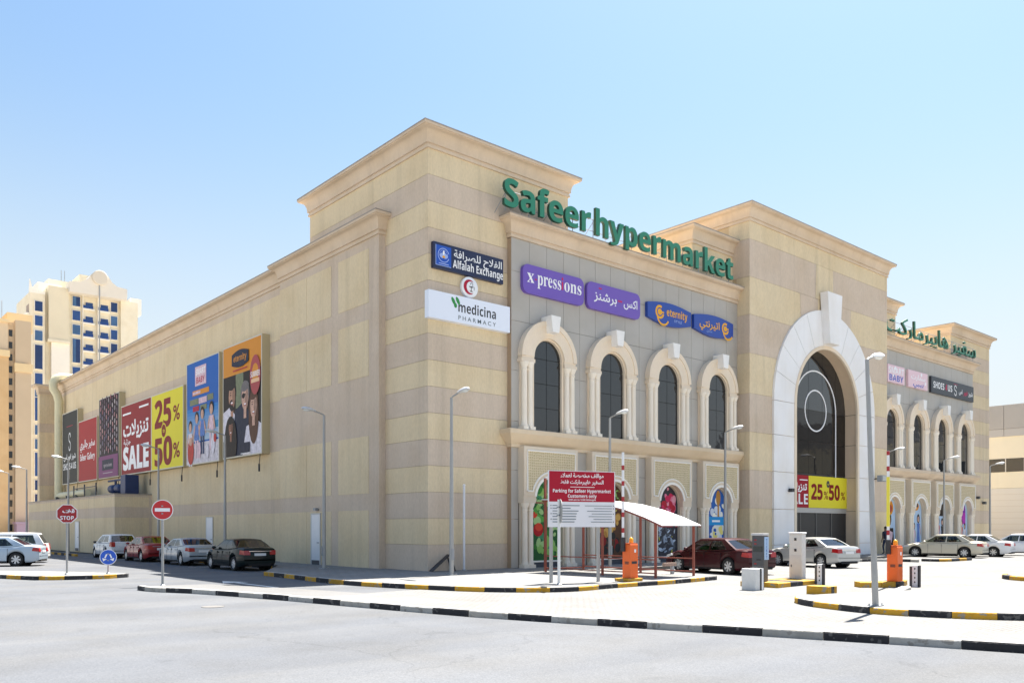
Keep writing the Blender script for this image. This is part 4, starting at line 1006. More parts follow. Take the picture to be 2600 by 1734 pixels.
# ================================================================== street lamps
def make_lamp(h=6.4):
    t = thing('street_lamp', 'x', 'street lamp', (0, 0, 0), 'grey street lamps', local=True)
    mb = MB(); mb.tube([(0, 0, 0), (0, 0, h * .5), (0, 0, h)], [.085, .068, .05], 12); mb.build('pole', STEEL, t, smooth=40)
    mb = MB(); mb.box(-.16, .16, -.16, .16, 0, .03)
    for a in (-1, 1):
        for b in (-1, 1): mb.lathe([(.02, .03), (.02, .07)], (a * .12, b * .12, 0), 6)
    mb.build('base_plate', STEELD, t)
    mb = MB(); mb.tube([(0, 0, h - .05), (.05, 0, h + .02), (.22, 0, h + .07), (.46, 0, h + .13)], .032, 8); mb.build('arm', STEEL, t, smooth=40)
    mb = MB(); vs_ = []
    prof = [(0, .05, .04), (.08, .09, .07), (.3, .13, .10), (.55, .14, .11), (.75, .11, .08), (.85, .03, .03)]
    for x, w, hh in prof:
        for k in range(10):
            a = 2 * math.pi * k / 10; z = math.sin(a) * hh; z = z if z > 0 else z * .35
            vs_.append((.38 + x * .76, math.cos(a) * w, h + .12 + x * .09 + z))
    fs = [(i * 10 + k, i * 10 + (k + 1) % 10, (i + 1) * 10 + (k + 1) % 10, (i + 1) * 10 + k) for i in range(5) for k in range(10)]
    fs += [tuple(range(9, -1, -1)), tuple(range(50, 60))]
    mb.add(vs_, fs); hd = mb.build('lamp_head', M('lamp_shell', (.62, .63, .64), .4, metal=.2), t, smooth=45)
    mb = MB(); mb.ell((.78, 0, h + .135), (.18, .10, .05), 10, 5); mb.build('lens', M('lamp_lens', (.7, .72, .7), .15), hd, smooth=60)
    mb = MB(); mb.box(.06, .10, -.05, .05, .55, .95); mb.build('hatch', STEELD, t)
    return t
lampT = make_lamp()
LAMPS = [((-2.1, 4.5, 0), 180, 'grey lamp post on the sidewalk in front of the striped bay by the corner'),
         ((-2.15, 14.8, 0), 180, 'grey lamp post by the wall behind the dark green car'),
         ((-2.2, 24.7, 0), 180, 'grey lamp post in front of the yellow sale poster'),
         ((-4.75, 34.8, ZR), 180, 'grey lamp post rising behind the stop sign'),
         ((-4.8, 47.3, ZR), 180, 'lamp post in front of the tan apartment tower, closer one'),
         ((-4.9, 53.6, ZR), 180, 'lamp post at the left edge before the tan tower, farther one'),
         ((-.9, -2.75, 0), -90, 'grey lamp post standing at the striped building corner'),
         ((7.6, -2.65, 0), -90, 'grey lamp post rising behind the red parking board'),
         ((15.94, -2.65, 0), -90, 'grey lamp post beside the central tower above the dark red car'),
         ((32.9, -2.8, 0), -90, 'lamp post hidden behind the raised red and white barrier arm'),
         ((42.0, -2.45, 0), -90, 'lamp post in front of the far row of arched windows'),
         ((50.3, -2.45, 0), -90, 'lamp post at the far end of the mall before the beige building')]
for i, (loc, rz, lab) in enumerate(LAMPS):
    o = lampT if i == 0 else copy_tree(lampT)
    o.location = loc; o.rotation_euler = (0, 0, R(rz)); o['label'] = lab
o = copy_tree(lampT); o.location = (-.98, -18.39, -.01); o.scale = (.82, .82, .845); o.rotation_euler = (R(-1.4), R(-1.4), R(4)); o['label'] = 'tall grey lamp post leaning slightly on the kerbed island in front'

def pole_thing(name, label, cat, x, y, z0, h, r=.035, mat=STEEL, group=None):
    t = thing(name, label, cat, (x, y, z0), group)
    mb = MB(); mb.tube([(x, y, z0), (x, y, z0 + h)], r, 10); mb.build('pole', mat, t, smooth=40)
    mb = MB(); mb.lathe([(r * 2.2, 0), (r * 2.2, .02), (r * 1.3, .05)], (x, y, z0), 10); mb.build('footing', STEELD, t)
    return t
def facing(x, y, turn=0):
    d = Vector((CAM[0] - x, CAM[1] - y, 0)).normalized(); d.rotate(Matrix.Rotation(R(turn), 3, 'Z')); return d
def disc(t, x, y, z, rad, N, n, mat, th=.012, rot=0., rim=None):
    U = Vector((-N.y, N.x, 0)); ctr = Vector((x, y, z)) + N * .045
    def P(rr, k, w): a = 2 * math.pi * (k + .0) / n + rot; return ctr + U * rr * math.cos(a) + Vector((0, 0, 1)) * rr * math.sin(a) + N * w
    mb = MB(); mb.add([P(rad, k, 0) for k in range(n)] + [P(rad, k, -th) for k in range(n)], [tuple(range(n)), tuple(range(2 * n - 1, n - 1, -1))] + [(k + n, (k + 1) % n + n, (k + 1) % n, k) for k in range(n)])
    mb.build('sign_face', mat, t)
    if rim:
        mb = MB(); mb.add([P(rad * .93, k, .004) for k in range(n)] + [P(rad, k, .004) for k in range(n)], [(k, k + n, (k + 1) % n + n, (k + 1) % n) for k in range(n)]); mb.build('rim', rim, t)
    for zz in (-.12, .12): MB().box(x - .05, x + .05, y - .05, y + .05, z + zz - .02, z + zz + .02).build('clamp', STEELD, t)
    return Print(ctr + N * .003, U, (0, 0, 1), N, .002)
# stop sign
x, y = -11.3, 6.75; N = facing(x, y, 4)
t = pole_thing('stop_sign', 'red octagonal stop sign with Arabic word on a grey pole', 'sign', x, y, 0, 2.42)
p = disc(t, x, y, 2.22, .365, N, 8, RED, rot=R(22.5), rim=WPRINT)
p.text(bold('STOP'), 0, -.22, .14, WPRINT, width=.44); p.text(arab('قف'), .05, .04, .14, WPRINT, width=.4, off=.03); p.build('lettering', t)
# no entry sign
x, y = -9.95, .55; N = facing(x, y, -6)
t = pole_thing('no_entry_sign', 'round red no entry sign with white bar on a rusty grey pole', 'sign', x, y, ZR, 2.6, .04)
p = disc(t, x, y, 2.28, .325, N, 28, M('sign_red_bright', (.55, .02, .025), .45, .03, 5), rim=WPRINT); p.rect(-.225, -.055, .225, .055, WPRINT); p.build('white_bar', t)
# arrow sign
x, y = -10.0, 6.35; N = facing(x, y, 2)
t = pole_thing('arrow_sign', 'small round blue sign with two white arrows at the island tip', 'sign', x, y, 0, .75, .035, M('pole_pink', (.5, .42, .4), .6))
p = disc(t, x, y, .62, .29, N, 28, M('sign_blue_bright', (.015, .10, .55), .4), rim=WPRINT)
for s in (-1, 1):
    p.poly([(s * .03, .10), (s * .075, .12), (s * .135, -.02), (s * .09, -.04)][::s], WPRINT); p.poly([(s * .20, -.03), (s * .05, -.08), (s * .17, -.15)][::s], WPRINT)
p.build('arrows', t)
# parking board
A = Vector((-1.19, -8.08, 0)); B = Vector((1.01, -8.86, 0)); U = (B - A).normalized(); N = Vector((U.y, -U.x, 0)); Wd = (B - A).length
t = thing('parking_board', 'red and white parking notice board in two languages on two steel posts', 'sign', (A + (B - A) * .5))
for d in (.14, 1.78):
    q = A + U * d; mb = MB(); mb.box(q.x - .04, q.x + .04, q.y - .04, q.y + .04, 0, 3.3); mb.build('post', STEEL, t)
def onb(u, w, n): return A + U * u + N * n + Vector((0, 0, w))
mb = MB(); c8 = [onb(u, w, n) for n in (.06, .10) for (u, w) in ((0, 1.73), (Wd, 1.73), (Wd, 3.49), (0, 3.49))]
mb.add(c8, [(3, 2, 1, 0), (4, 5, 6, 7), (0, 1, 5, 4), (1, 2, 6, 5), (2, 3, 7, 6), (3, 0, 4, 7)]); mb.build('panel', M('board_white', (.76, .75, .77), .45), t)
p = Print(onb(0, 1.73, .10), U, (0, 0, 1), N, .002)
p.rect(.03, .79, Wd - .03, 1.74, REDB)
p.text(arab('مواقف مخصصة لعملاء'), Wd / 2, 1.56, .13, WPRINT, width=1.5, off=.02); p.text(arab('السفير هايبرماركت فقط'), Wd / 2, 1.36, .12, WPRINT, width=1.5, off=.02); p.rect(.75, 1.245, 1.6, 1.262, WPRINT)
p.text(bold('Parking for Safeer Hypermarket'), Wd / 2, 1.08, .105, WPRINT, width=2.02); p.text(bold('Customers only'), Wd / 2, .92, .105, WPRINT, width=1.0); p.text(bold('9:00 am to 12:00 Midnight'), Wd / 2, .83, .05, WPRINT, width=.95)
rr = random.Random(2)
for k in range(7):
    z = .66 - k * .085
    if k in (0, 1, 3, 5): p.ell(.09, z + .013, .016, .02, BPRINT, n=8)
    p.rect(.14, z, .14 + rr.uniform(.6, .95), z + .024, GREYT); p.rect(Wd - .12 - rr.uniform(.6, .98), z, Wd - .12, z + .018, GREYT)
    if k in (0, 1, 3, 6): p.ell(Wd - .07, z + .01, .016, .02, BPRINT, n=8)
p.build('lettering', t)
# sign seen from its edge
x, y = -1.61, -9.05
t = pole_thing('edge_on_sign', 'white pole with grey oval sign seen from its side before the parking board', 'sign', x, y, 0, 2.55, .045, M('pole_white', (.72, .72, .70), .5, .06, 8))
N = facing(x, y, 100); disc(t, x, y, 2.2, .36, N, 28, M('sign_back', (.30, .30, .29), .6))
t = pole_thing('wall_pole', 'thin white pole standing against the striped corner wall', 'pole', 1.46, -.42, 0, 3.4, .05, M('pole_white2', (.70, .70, .72), .5, .06, 8))
MB().lathe([(.06, 3.4), (.06, 3.43), (.02, 3.46)], (1.46, -.42, 0), 10).build('cap', WHITE, t)
# fallen black sign at the corner
t = thing('fallen_sign', 'black folding sign collapsed against the foot of the corner', 'sign', (.3, -.35, 0))
mb = MB(); mb.add([(-.15, -.55, .01), (.75, -.45, .62), (.85, -.1, .62), (-.05, -.15, .01), (-.15, -.58, .05), (.75, -.48, .66), (.85, -.1, .66), (-.05, -.15, .05)], [(0, 1, 2, 3), (7, 6, 5, 4), (0, 4, 5, 1), (1, 5, 6, 2), (2, 6, 7, 3), (3, 7, 4, 0)]); mb.build('panel', BLACK, t)
mb = MB(); mb.tube([(.75, -.46, .62), (.95, -.52, 0)], .03, 6); mb.tube([(.85, -.12, .62), (1.05, -.1, 0)], .03, 6); mb.build('prop_legs', BLACK, t)

# ================================================================== barriers and ticket machines
def barrier(x, y, z0, label, mid):
    t = thing('barrier_gate', label, 'barrier', (x, y, z0), 'orange parking barriers')
    MB().box(x - .19, x + .19, y - .17, y + .17, z0 + .0, z0 + 1.08).build('cabinet', ORANGE, t, bevel=.02)
    MB().box(x - .17, x + .17, y - .15, y + .15, z0 + 1.08, z0 + 1.12).build('cabinet_lid', M('orange_dark', (.6, .09, .01), .5), t)
    mb = MB(); mb.lathe([(.07, 0), (.07, .1), (.05, .16), (.01, .19)], (x + .05, y, z0 + 1.12), 12); mb.build('beacon', AMBER, t, smooth=50)
    MB().box(x - .27, x - .19, y + .03, y + .17, z0 + .85, z0 + 1.3).build('arm_bracket', BLACK, t)
    a = MB().box(x - .255, x - .205, y + .07, y + .135, z0 + 1.25, 4.12).build('arm', WHITE, t)
    n = 0; z = z0 + 1.45
    while z < 4.0:
        m_ = RED
        MB().box(x - .259, x - .201, y + .066, y + .139, z, min(z + .15, 4.11)).build('stripe', m_, a); z += .5
    if mid: MB().box(x - .262, x - .198, y + .063, y + .142, 1.75, 3.3).build('yellow_sleeve', M('sleeve_yellow', (.80, .68, .06), .5), a)
    for zz in (.45, .5): MB().box(x - .2, x - .188, y - .1, y + .05, z0 + zz, z0 + zz + .03).build('slot', BLACK, t)
    MB().box(x - .12, x + .12, y - .178, y - .168, z0 + .46, z0 + .54).build('lock', BLACK, t)
    MB().box(x + .0, x + .08, y - .176, y - .168, z0 + .82, z0 + .92).build('sticker', WPRINT, t)
    return t
barrier(1.42, -9.2, .1, 'orange barrier cabinet with raised arm on yellow base beside the canopy', False)
t = thing('concrete_plinth', 'yellow concrete block under the orange barrier by the canopy', 'block', (1.35, -9.2, 0)); MB().box(1.0, 1.75, -9.45, -8.9, -.0, .1).build('block', KYEL, t, bevel=.02)
barrier(7.3, -15.0, .03, 'orange barrier cabinet with yellow sleeve on its raised arm at the right', True)
t = thing('ticket_machine', 'dark grey ticket machine with pale blue lettered side panel', 'ticket machine', (4.3, -12.1, .0))
MB().box(4.18, 4.44, -12.30, -11.88, .0, 1.46).build('cabinet', CHAR, t, bevel=.015); MB().box(4.16, 4.46, -12.32, -11.86, 1.46, 1.53).build('cap', M('cap_grey', (.5, .5, .5), .5), t, bevel=.01)
MB().box(4.22, 4.46, -12.31, -12.30, .70, 1.42).build('side_panel', M('panel_pale_blue', (.35, .52, .75), .4), t)
p = Print((4.34, -12.312, .74), XU, ZU, YN, .002)
for k, ch in enumerate('TICKET'): p.text(bold(ch), 0, .54 - k * .108, .08, col('ticket_blue', (.03, .12, .4)))
p.build('lettering', t)
MB().box(4.172, 4.18, -12.26, -11.93, .95, 1.12).build('screen', M('screen_dark', (.02, .03, .03), .15), t); MB().box(4.174, 4.18, -12.28, -11.9, .08, .5).build('service_door', M('door_grey', (.11, .115, .12), .5), t); MB().box(4.165, 4.18, -12.2, -12.05, .68, .72).build('ticket_slot', BLACK, t)
for zz in (.55, 1.18, 1.3): MB().box(4.17, 4.18, -12.05, -11.97, zz, zz + .04).build('button', RED, t)
t = thing('pay_station', 'white pay station cabinet with two small dark openings', 'machine', (6.55, -12.1, 0))
MB().box(6.42, 6.68, -12.32, -11.84, .0, 1.5).build('cabinet', M('cabinet_white', (.66, .65, .62), .6, .06, 6, bump=.1), t, bevel=.03); MB().box(6.40, 6.70, -12.34, -11.82, 1.5, 1.56).build('cap', WHITE, t, bevel=.02)
MB().box(6.412, 6.42, -12.29, -11.88, .08, .8).build('service_door', M('door_white', (.60, .59, .57), .6, .05, 5), t); MB().box(6.405, 6.415, -11.95, -11.92, .4, .48).build('lock', BLACK, t)
for zz in (.92, 1.28): MB().box(6.41, 6.42, -12.12, -12.04, zz, zz + .09).build('opening', BLACK, t)
t = thing('guard_block', 'white concrete guard block with black edge stripes before the ticket machine', 'block', (2.7, -12.9, ZR))
MB().box(2.5, 2.75, -13.1, -12.62, ZR, .5).build('block', M('block_white', (.68, .67, .64), .75, .06, 6, bump=.2), t, bevel=.02)
MB().box(2.755, 2.83, -13.1, -12.7, ZR, .5).build('stripe', BLACK, t); MB().box(2.835, 2.93, -13.1, -12.7, ZR, .5).build('stripe', WHITE, t); MB().box(2.935, 2.96, -13.1, -12.7, ZR, .5).build('stripe', BLACK, t)
for (x, y, l) in ((6.3, -13.02, 'white hazard plate with dark dots at the end of the ticket island'), (7.7, -15.45, 'white hazard plate with dark dots beside the sleeved barrier')):
    t = thing('hazard_plate', l, 'plate', (x, y, ZR), 'hazard plates'); MB().box(x - .05, x + .05, y + .07, y + .15, ZR, .5).build('dark_edge', CHAR, t); MB().box(x - .06, x + .06, y - .10, y + .065, ZR, .53).build('plate', WHITE, t, bevel=.008); MB().box(x - .05, x + .05, y - .16, y - .105, ZR, .53).build('back_edge', BLACK, t)
    p = Print((x - .06, y - .02, ZR + .08), (0, -1, 0), ZU, (-1, 0, 0), .002)
    for k in range(4): p.ell(0, .08 + k * .14, .022, .03, BPRINT, n=10)
    p.build('dots', t)
for (x, y, L, l) in ((2.75, -15.0, .6, 'yellow concrete block lying alone on the paving'),):
    t = thing('concrete_block', l, 'block', (x, y, ZR)); MB().box(x - .2, x + .3, y - .35, y + .3, ZR, ZR + .24).build('block', KYEL, t, bevel=.015); MB().box(x - .02, x + .14, y - .353, y - .345, ZR + .01, ZR + .235).build('stripe', KBLK, t)
# ================================================================== cart shelter
t = thing('cart_shelter', 'curved white roof on red oxide steel frame for shopping carts', 'shelter', (4.6, -6, 0))
xa, xb_ = 3.2, 5.35
prof = [(-9.05, 1.80), (-8.3, 2.08), (-7.4, 2.36), (-6.4, 2.58), (-5.3, 2.72), (-4.2, 2.80), (-3.1, 2.82)]
mb = MB(); n = len(prof)
for yy, z in prof: mb.v += [(xa, yy, z), (xb_, yy, z), (xb_, yy, z - .03), (xa, yy, z - .03)]
for i in range(n - 1):
    for k in range(4): mb.f.append((i * 4 + k, i * 4 + (k + 1) % 4, (i + 1) * 4 + (k + 1) % 4, (i + 1) * 4 + k))
mb.f += [(3, 2, 1, 0), (n * 4 - 4, n * 4 - 3, n * 4 - 2, n * 4 - 1)]; mb.mi = [0] * len(mb.f)
mb.build('roof', M('roof_white', (.80, .80, .78), .6, .03, 2), t, smooth=40, fix=True)
for X in (xa + .03, xb_ - .03):
    mb = MB(); mb.tube([(X, yy, z - .06) for yy, z in prof], .03, 6); mb.build('rafter', RUST, t)
def rz_(yy):
    for (a, b), (c, d) in zip(prof, prof[1:]):
        if a <= yy <= c: return b + (d - b) * (yy - a) / (c - a)
    return 2.8
for X in (xa + .03, xb_ - .03):
    for yy in (-8.75, -6.3, -3.3): mb = MB(); mb.box(X - .035, X + .035, yy - .035, yy + .035, 0, rz_(yy) - .06); mb.build('post', RUST, t)
    for zz in (.16, .62): mb = MB(); mb.box(X - .02, X + .02, -8.7, -3.3, zz - .02, zz + .02); mb.build('rail', RUST, t)
for yy in (-8.75, -6.3, -3.3): mb = MB(); mb.box(xa + .05, xb_ - .05, yy - .02, yy + .02, rz_(yy) - .11, rz_(yy) - .07); mb.build('cross_beam', RUST, t)
mb = MB(); mb.box(xa + .05, xb_ - .05, -3.32, -3.28, .1, .14); mb.build('rail', RUST, t)
t = thing('low_bollard_rail', 'low rusty wheel stop rail on a short grey post beside the shelter', 'rail', (5.6, -7.3, 0))
MB().box(5.25, 5.95, -7.5, -7.4, .3, .42).build('rail', M('stop_brown', (.34, .24, .19), .7), t); MB().box(5.7, 5.82, -7.5, -7.4, 0, .3).build('post', STEELD, t)
t = thing('tall_post', 'tall red oxide post left of the parking board near the wall', 'post', (4.05, -2.4, 0)); mb = MB(); mb.box(4.01, 4.09, -2.44, -2.36, 0, 3.7); mb.build('post', RUST, t); MB().box(3.55, 4.01, -2.42, -2.38, 2.68, 2.74).build('side_arm', RUST, t)
# wall fittings
t = thing('flood_light', 'grey flood light on the pillar right of the white arch', 'light', (34.6, -1.4, 4.6)); MB().box(34.3, 34.9, -1.75, -1.4, 4.7, 5.1).build('housing', STEELD, t, bevel=.03); MB().box(34.35, 34.85, -1.77, -1.75, 4.75, 5.06).build('lens', M('lens_grey', (.5, .52, .5), .2), t); MB().tube([(34.6, -1.03, 4.9), (34.6, -1.42, 4.9)], .04, 8).build('bracket', BLACK, t)
t = thing('wall_camera', 'small dark camera on the white stone left of the entrance', 'camera', (24.3, -1.3, 3.7)); MB().box(24.1, 24.4, -1.42, -1.2, 3.75, 3.95).build('housing', BLACK, t, bevel=.02); MB().box(24.2, 24.3, -1.22, -1.15, 3.8, 3.9).build('bracket', BLACK, t)
for k, (xx, zz, l) in enumerate(((54.2, 4.05, 'small dark camera high on the far striped tower, upper one'), (55.5, 3.65, 'small camera cluster on the far striped tower, lower one'))):
    t = thing('wall_camera', l, 'camera', (xx, -.2, zz)); MB().box(xx - .15, xx + .15, -.3, -.08, zz, zz + .22).build('housing', CHAR, t, bevel=.02); MB().box(xx - .04, xx + .04, -.1, 0, zz + .05, zz + .15).build('bracket', CHAR, t)
t = thing('litter_bin', 'small dark bin at the foot of the white arch', 'bin', (24.1, -1.9, 0)); MB().lathe([(.26, 0), (.3, .05), (.3, .75), (.26, .85), (.1, .9)], (24.1, -1.9, 0), 14).build('body', BLACK, t, smooth=40); MB().box(23.95, 24.25, -2.22, -2.1, .62, .74).build('flap', CHAR, t)
# ducts and pumps on the annex
DUCT = M('duct_cream', (.68, .63, .42), .6, .06, 3)
t = thing('wall_duct', 'thick cream duct running up the side wall and over the parapet', 'duct', (-.9, 56.6, 4.0))
pth = [(-.5, 56.4, 4.3), (-.5, 56.4, 11), (-.5, 56.4, 13.0), (-.65, 56.4, 13.6), (-.95, 56.4, 14.1), (-.98, 56.4, 14.6), (-.8, 56.4, 15.0), (-.4, 56.4, 15.2), (.8, 56.4, 15.25)]
MB().tube(pth, .36, 16).build('pipe', DUCT, t, smooth=50)
for z in (5.2, 7.2, 9.2, 11.2, 13.0): mb = MB(); mb.lathe([(.365, z - .03), (.385, z - .02), (.385, z + .02), (.365, z + .03)], (-.5, 56.4, 0), 18); mb.build('collar', DUCT, t)
mb = MB(); mb.tube([(-.5, 56.4, 4.45), (-.85, 54, 4.5), (-.95, 50, 4.5), (-1.0, 45.0, 4.5)], [.3, .3, .28, .28], 14); mb.build('branch_pipe', DUCT, t, smooth=50)
for yy in (54, 50.5, 47.5): MB().box(-1.3, -.55, yy - .08, yy + .08, 4.02, 4.4).build('saddle', CHAR, t)
t = thing('pump_set', 'blue pump set with tank and pipes on the annex roof', 'pump', (-1.2, 36.5, 4.02))
PB = M('pump_blue', (.010, .03, .11), .5, .2, 6)
for k in range(2):
    yy = 37.3 - k * 1.5
    mb = MB(); mb.tube([(-1.2, yy + .5, 4.5), (-1.2, yy - .3, 4.5)], .3, 14); mb.build('motor', PB, t, smooth=40); mb = MB(); mb.ell((-1.2, yy - .45, 4.42), (.36, .2, .36), 12, 7); mb.build('volute', PB, t, smooth=50)
    mb = MB(); mb.tube([(-1.2, yy - .45, 4.7), (-1.2, yy - .45, 5.15)], .09, 8); mb.build('riser', PB, t); MB().box(-1.55, -.85, yy - .7, yy + .6, 4.02, 4.14).build('skid', CHAR, t)
MB().box(-1.5, -.6, 33.6, 34.7, 4.05, 5.35).build('control_cabinet', PB, t, bevel=.03)
mb = MB(); mb.tube([(-1.2, 38.6, 5.1), (-1.2, 34.7, 5.1)], .07, 8); mb.build('header_pipe', PB, t)
t = thing('roof_rail', 'thin dark pipe rail along the annex roof', 'rail', (-2.1, 42, 4.02)); mb = MB(); mb.tube([(-1.9, 39.2, 4.75), (-1.9, 45.4, 4.75)], .035, 6); mb.build('rail', CHAR, t)
for yy in (39.2, 42.3, 45.4): mb = MB(); mb.tube([(-1.9, yy, 4.02), (-1.9, yy, 5.0)], .05, 6); mb.build('post', CHAR, t)

# ================================================================== cars
def paint(name, c, metal=.3): return M('paint_' + name, c, .35, metal=metal * .6, coat=.6 if max(c) > .1 else .35, spec=.35 if max(c) > .1 else .15)
TAIL = M('tail_light', (.40, .008, .010), .15, spec=.7); HEADL = M('head_light', (.70, .72, .74), .1, spec=.8); CHROME = M('chrome', (.7, .7, .72), .15, metal=1.)
_WH = {}
def wheel_meshes(r, w=.20, spokes=7):
    k = (round(r, 3), spokes)
    if k in _WH: return _WH[k]
    t = MB(); t.lathe([(r * .66, -w / 2 + .01), (r * .9, -w / 2), (r * .985, -w / 2 + .03), (r, -w / 4), (r, w / 4), (r * .985, w / 2 - .03), (r * .9, w / 2), (r * .66, w / 2 - .01)], (0, 0, 0), 28, 'y', 0, False)
    m = MB(); ri = r * .67
    m.lathe([(ri, -w / 2 + .02), (ri, w / 2 - .03), (ri * .93, w / 2 - .02), (ri * .9, w / 2 - .05)], (0, 0, 0), 28, 'y', 0, False)
    m.lathe([(.02, w / 2 - .02), (.06, w / 2 - .025), (.07, w / 2 - .05)], (0, 0, 0), 12, 'y', 0)
    for i in range(spokes):
        a = 2 * math.pi * i / spokes; c_, s_ = math.cos(a), math.sin(a)
        def q(rad, tt, yy): return (c_ * rad - s_ * tt, -yy, s_ * rad + c_ * tt)
        m.add([q(.04, -.03, w / 2 - .03), q(.04, .03, w / 2 - .03), q(ri * .95, .042, w / 2 - .03), q(ri * .95, -.042, w / 2 - .03), q(.04, -.03, w / 2 - .08), q(.04, .03, w / 2 - .08), q(ri * .95, .042, w / 2 - .08), q(ri * .95, -.042, w / 2 - .08)], [(0, 1, 2, 3), (0, 4, 5, 1), (1, 5, 6, 2), (2, 6, 7, 3), (3, 7, 4, 0)], 0)
    m.lathe([(ri * .95, w / 2 - .085), (.01, w / 2 - .085)], (0, 0, 0), 20, 'y', 1)
    _WH[k] = (t.mesh('tyre', RUBBER, smooth=40, fix=True), m.mesh('rim', [RIMM, UNDER], smooth=35))
    return _WH[k]

def car(label, x, y, head, mat, kind='sedan', L=4.6, W=1.76, H_=1.45, z=ZR, r=.315, glass=None, belt=.93, spokes=7, plate=True, cat='car'):
    """head = heading in degrees (0 = +X). Built along +X, rear at -L/2"""
    glass = glass or CGLASS
    t = thing('parked_car' if kind else 'car', label, cat, (x, y, z), 'cars parked round the mall', R(head), local=True)
    hl, hw = L / 2, W / 2
    wb = L * .578; xr = -wb / 2 - .02; xf = wb / 2 + .05      # axles
    arch = r + .065
    if kind == 'sedan':
        prof = [(-hl, .60), (-hl + .02, .86), (-hl + .10, belt + .045), (-hl + .35, belt + .075), (-hl + .78, belt + .07), (-hl + 1.4, belt + .01), (0, belt - .01), (hl - 1.55, belt - .01), (hl - 1.22, belt - .02), (hl - .8, belt - .07), (hl - .35, belt - .15), (hl - .12, belt - .23), (hl - .02, .56), (hl, .46)]
        xr0, xr1, xf1, xf0 = -hl + .62, -hl + 1.36, hl - 2.12, hl - 1.18
    elif kind == 'hatch':
        prof = [(-hl, .55), (-hl + .02, .80), (-hl + .06, belt + .06), (-hl + .3, belt + .05), (0, belt), (hl - 1.3, belt), (hl - 1.0, belt - .02), (hl - .6, belt - .09), (hl - .25, belt - .18), (hl - .03, .58), (hl, .46)]
        xr0, xr1, xf1, xf0 = -hl + .10, -hl + .55, hl - 1.95, hl - .98
    else:
        prof = [(-hl, .60), (-hl + .02, .88), (-hl + .05, belt + .06), (-hl + .3, belt + .04), (0, belt), (hl - 1.3, belt), (hl - 1.05, belt - .01), (hl - .6, belt - .08), (hl - .25, belt - .17), (hl - .03, .62), (hl, .5)]
        xr0, xr1, xf1, xf0 = -hl + .08, -hl + .42, hl - 2.0, hl - 1.02
    def ztop(xx):
        for (a, b), (c, d) in zip(prof, prof[1:]):
            if a <= xx <= c: return b + (d - b) * (xx - a) / max(1e-6, c - a)
        return prof[-1][1]
    def wid(xx):
        e = 0
        if xx < -hl + .7: e = ((-hl + .7 - xx) / .7) ** 2 * .17
        if xx > hl - .9: e = ((xx - hl + .9) / .9) ** 2 * .24
        return hw * (1 - e)
    def zbot(xx):
        zb = .19
        if xx < -hl + .45: zb = .19 + ((-hl + .45 - xx) / .45) ** 1.5 * .12
        if xx > hl - .5: zb = .19 + ((xx - hl + .5) / .5) ** 1.5 * .05
        for xc in (xr, xf):
            d = arch * arch - (xx - xc) ** 2
            if d > 0: zb = max(zb, r + math.sqrt(d))
        return zb
    xs = sorted(set([round(v, 3) for v in [-hl + L * i / 40 for i in range(41)] + [p_[0] for p_ in prof] + [xc + arch * math.cos(R(a)) for xc in (xr, xf) for a in range(0, 181, 12)] + [xc + s * (arch + .004) for xc in (xr, xf) for s in (-1, 1)]]))
    mb = MB(); NP = 9
    for xx in xs:
        zt, w, zb = ztop(xx), wid(xx), zbot(xx)
        pts = [(0, zb), (.62 * w, zb), (.93 * w, zb), (.985 * w, zb + .07), (w, max(zb + .1, .50)), (.992 * w, max(zb + .14, zt - .20)), (.955 * w, max(zb + .17, zt - .05)), (.86 * w, max(zb + .185, zt)), (0, max(zb + .20, zt + .03))]
        mb.v += [(xx, yy, zz) for yy, zz in pts] + [(xx, -yy, zz) for yy, zz in pts]
    S_ = 2 * NP
    for i in range(len(xs) - 1):
        for k in range(NP - 1):
            m_ = 1 if k < 2 else 0
            mb.f.append((i * S_ + k, i * S_ + k + 1, (i + 1) * S_ + k + 1, (i + 1) * S_ + k)); mb.mi.append(m_)
            mb.f.append((i * S_ + NP + k, (i + 1) * S_ + NP + k, (i + 1) * S_ + NP + k + 1, i * S_ + NP + k + 1)); mb.mi.append(m_)
    for i in (0, len(xs) - 1):
        for k in range(NP - 1): mb.f.append((i * S_ + k, i * S_ + k + 1, i * S_ + NP + k + 1, i * S_ + NP + k)); mb.mi.append(0)
    # greenhouse
    zb_, wt = belt + .0, hw * .735
    def side(u, v, s):
        xa = xr0 + (xf0 - xr0) * u; xb2 = xr1 + (xf1 - xr1) * u
        bulge = math.sin(v * math.pi) * .025
        xx = xa + (xb2 - xa) * v
        z0 = ztop(xa) - .01
        return (xx, s * (hw * .915 + (wt - hw * .915) * v + bulge), z0 + (H_ - .06 - z0) * v)
    us = [0, .05, .10, .24, .40, .475, .505, .60, .75, .90, .955, 1] if kind != 'sedan' else [0, .07, .15, .24, .36, .46, .49, .60, .75, .91, .955, 1]
    vs2 = [0, .10, .35, .62, .86, 1]
    win = {}
    def is_win(i, j):
        if j < 1 or j > 3: return None
        if 2 <= i <= 4: return 'r'
        if 6 <= i <= 8: return 'f'
        if i == 9 and j < 2: return 'f'
        if kind != 'sedan' and 0 < i < 2: return None
        return None
    glassbits = {}
    for s in (1, -1):
        for i in range(len(us) - 1):
            for j in range(len(vs2) - 1):
                q = [side(us[i], vs2[j], s), side(us[i + 1], vs2[j], s), side(us[i + 1], vs2[j + 1], s), side(us[i], vs2[j + 1], s)]
                k = is_win(i, j)
                if k: glassbits.setdefault((s, k), MB()).add(q, [(0, 1, 2, 3)])
                else: mb.add(q, [(0, 1, 2, 3)], 0)
    # roof
    ny = 8; base = []
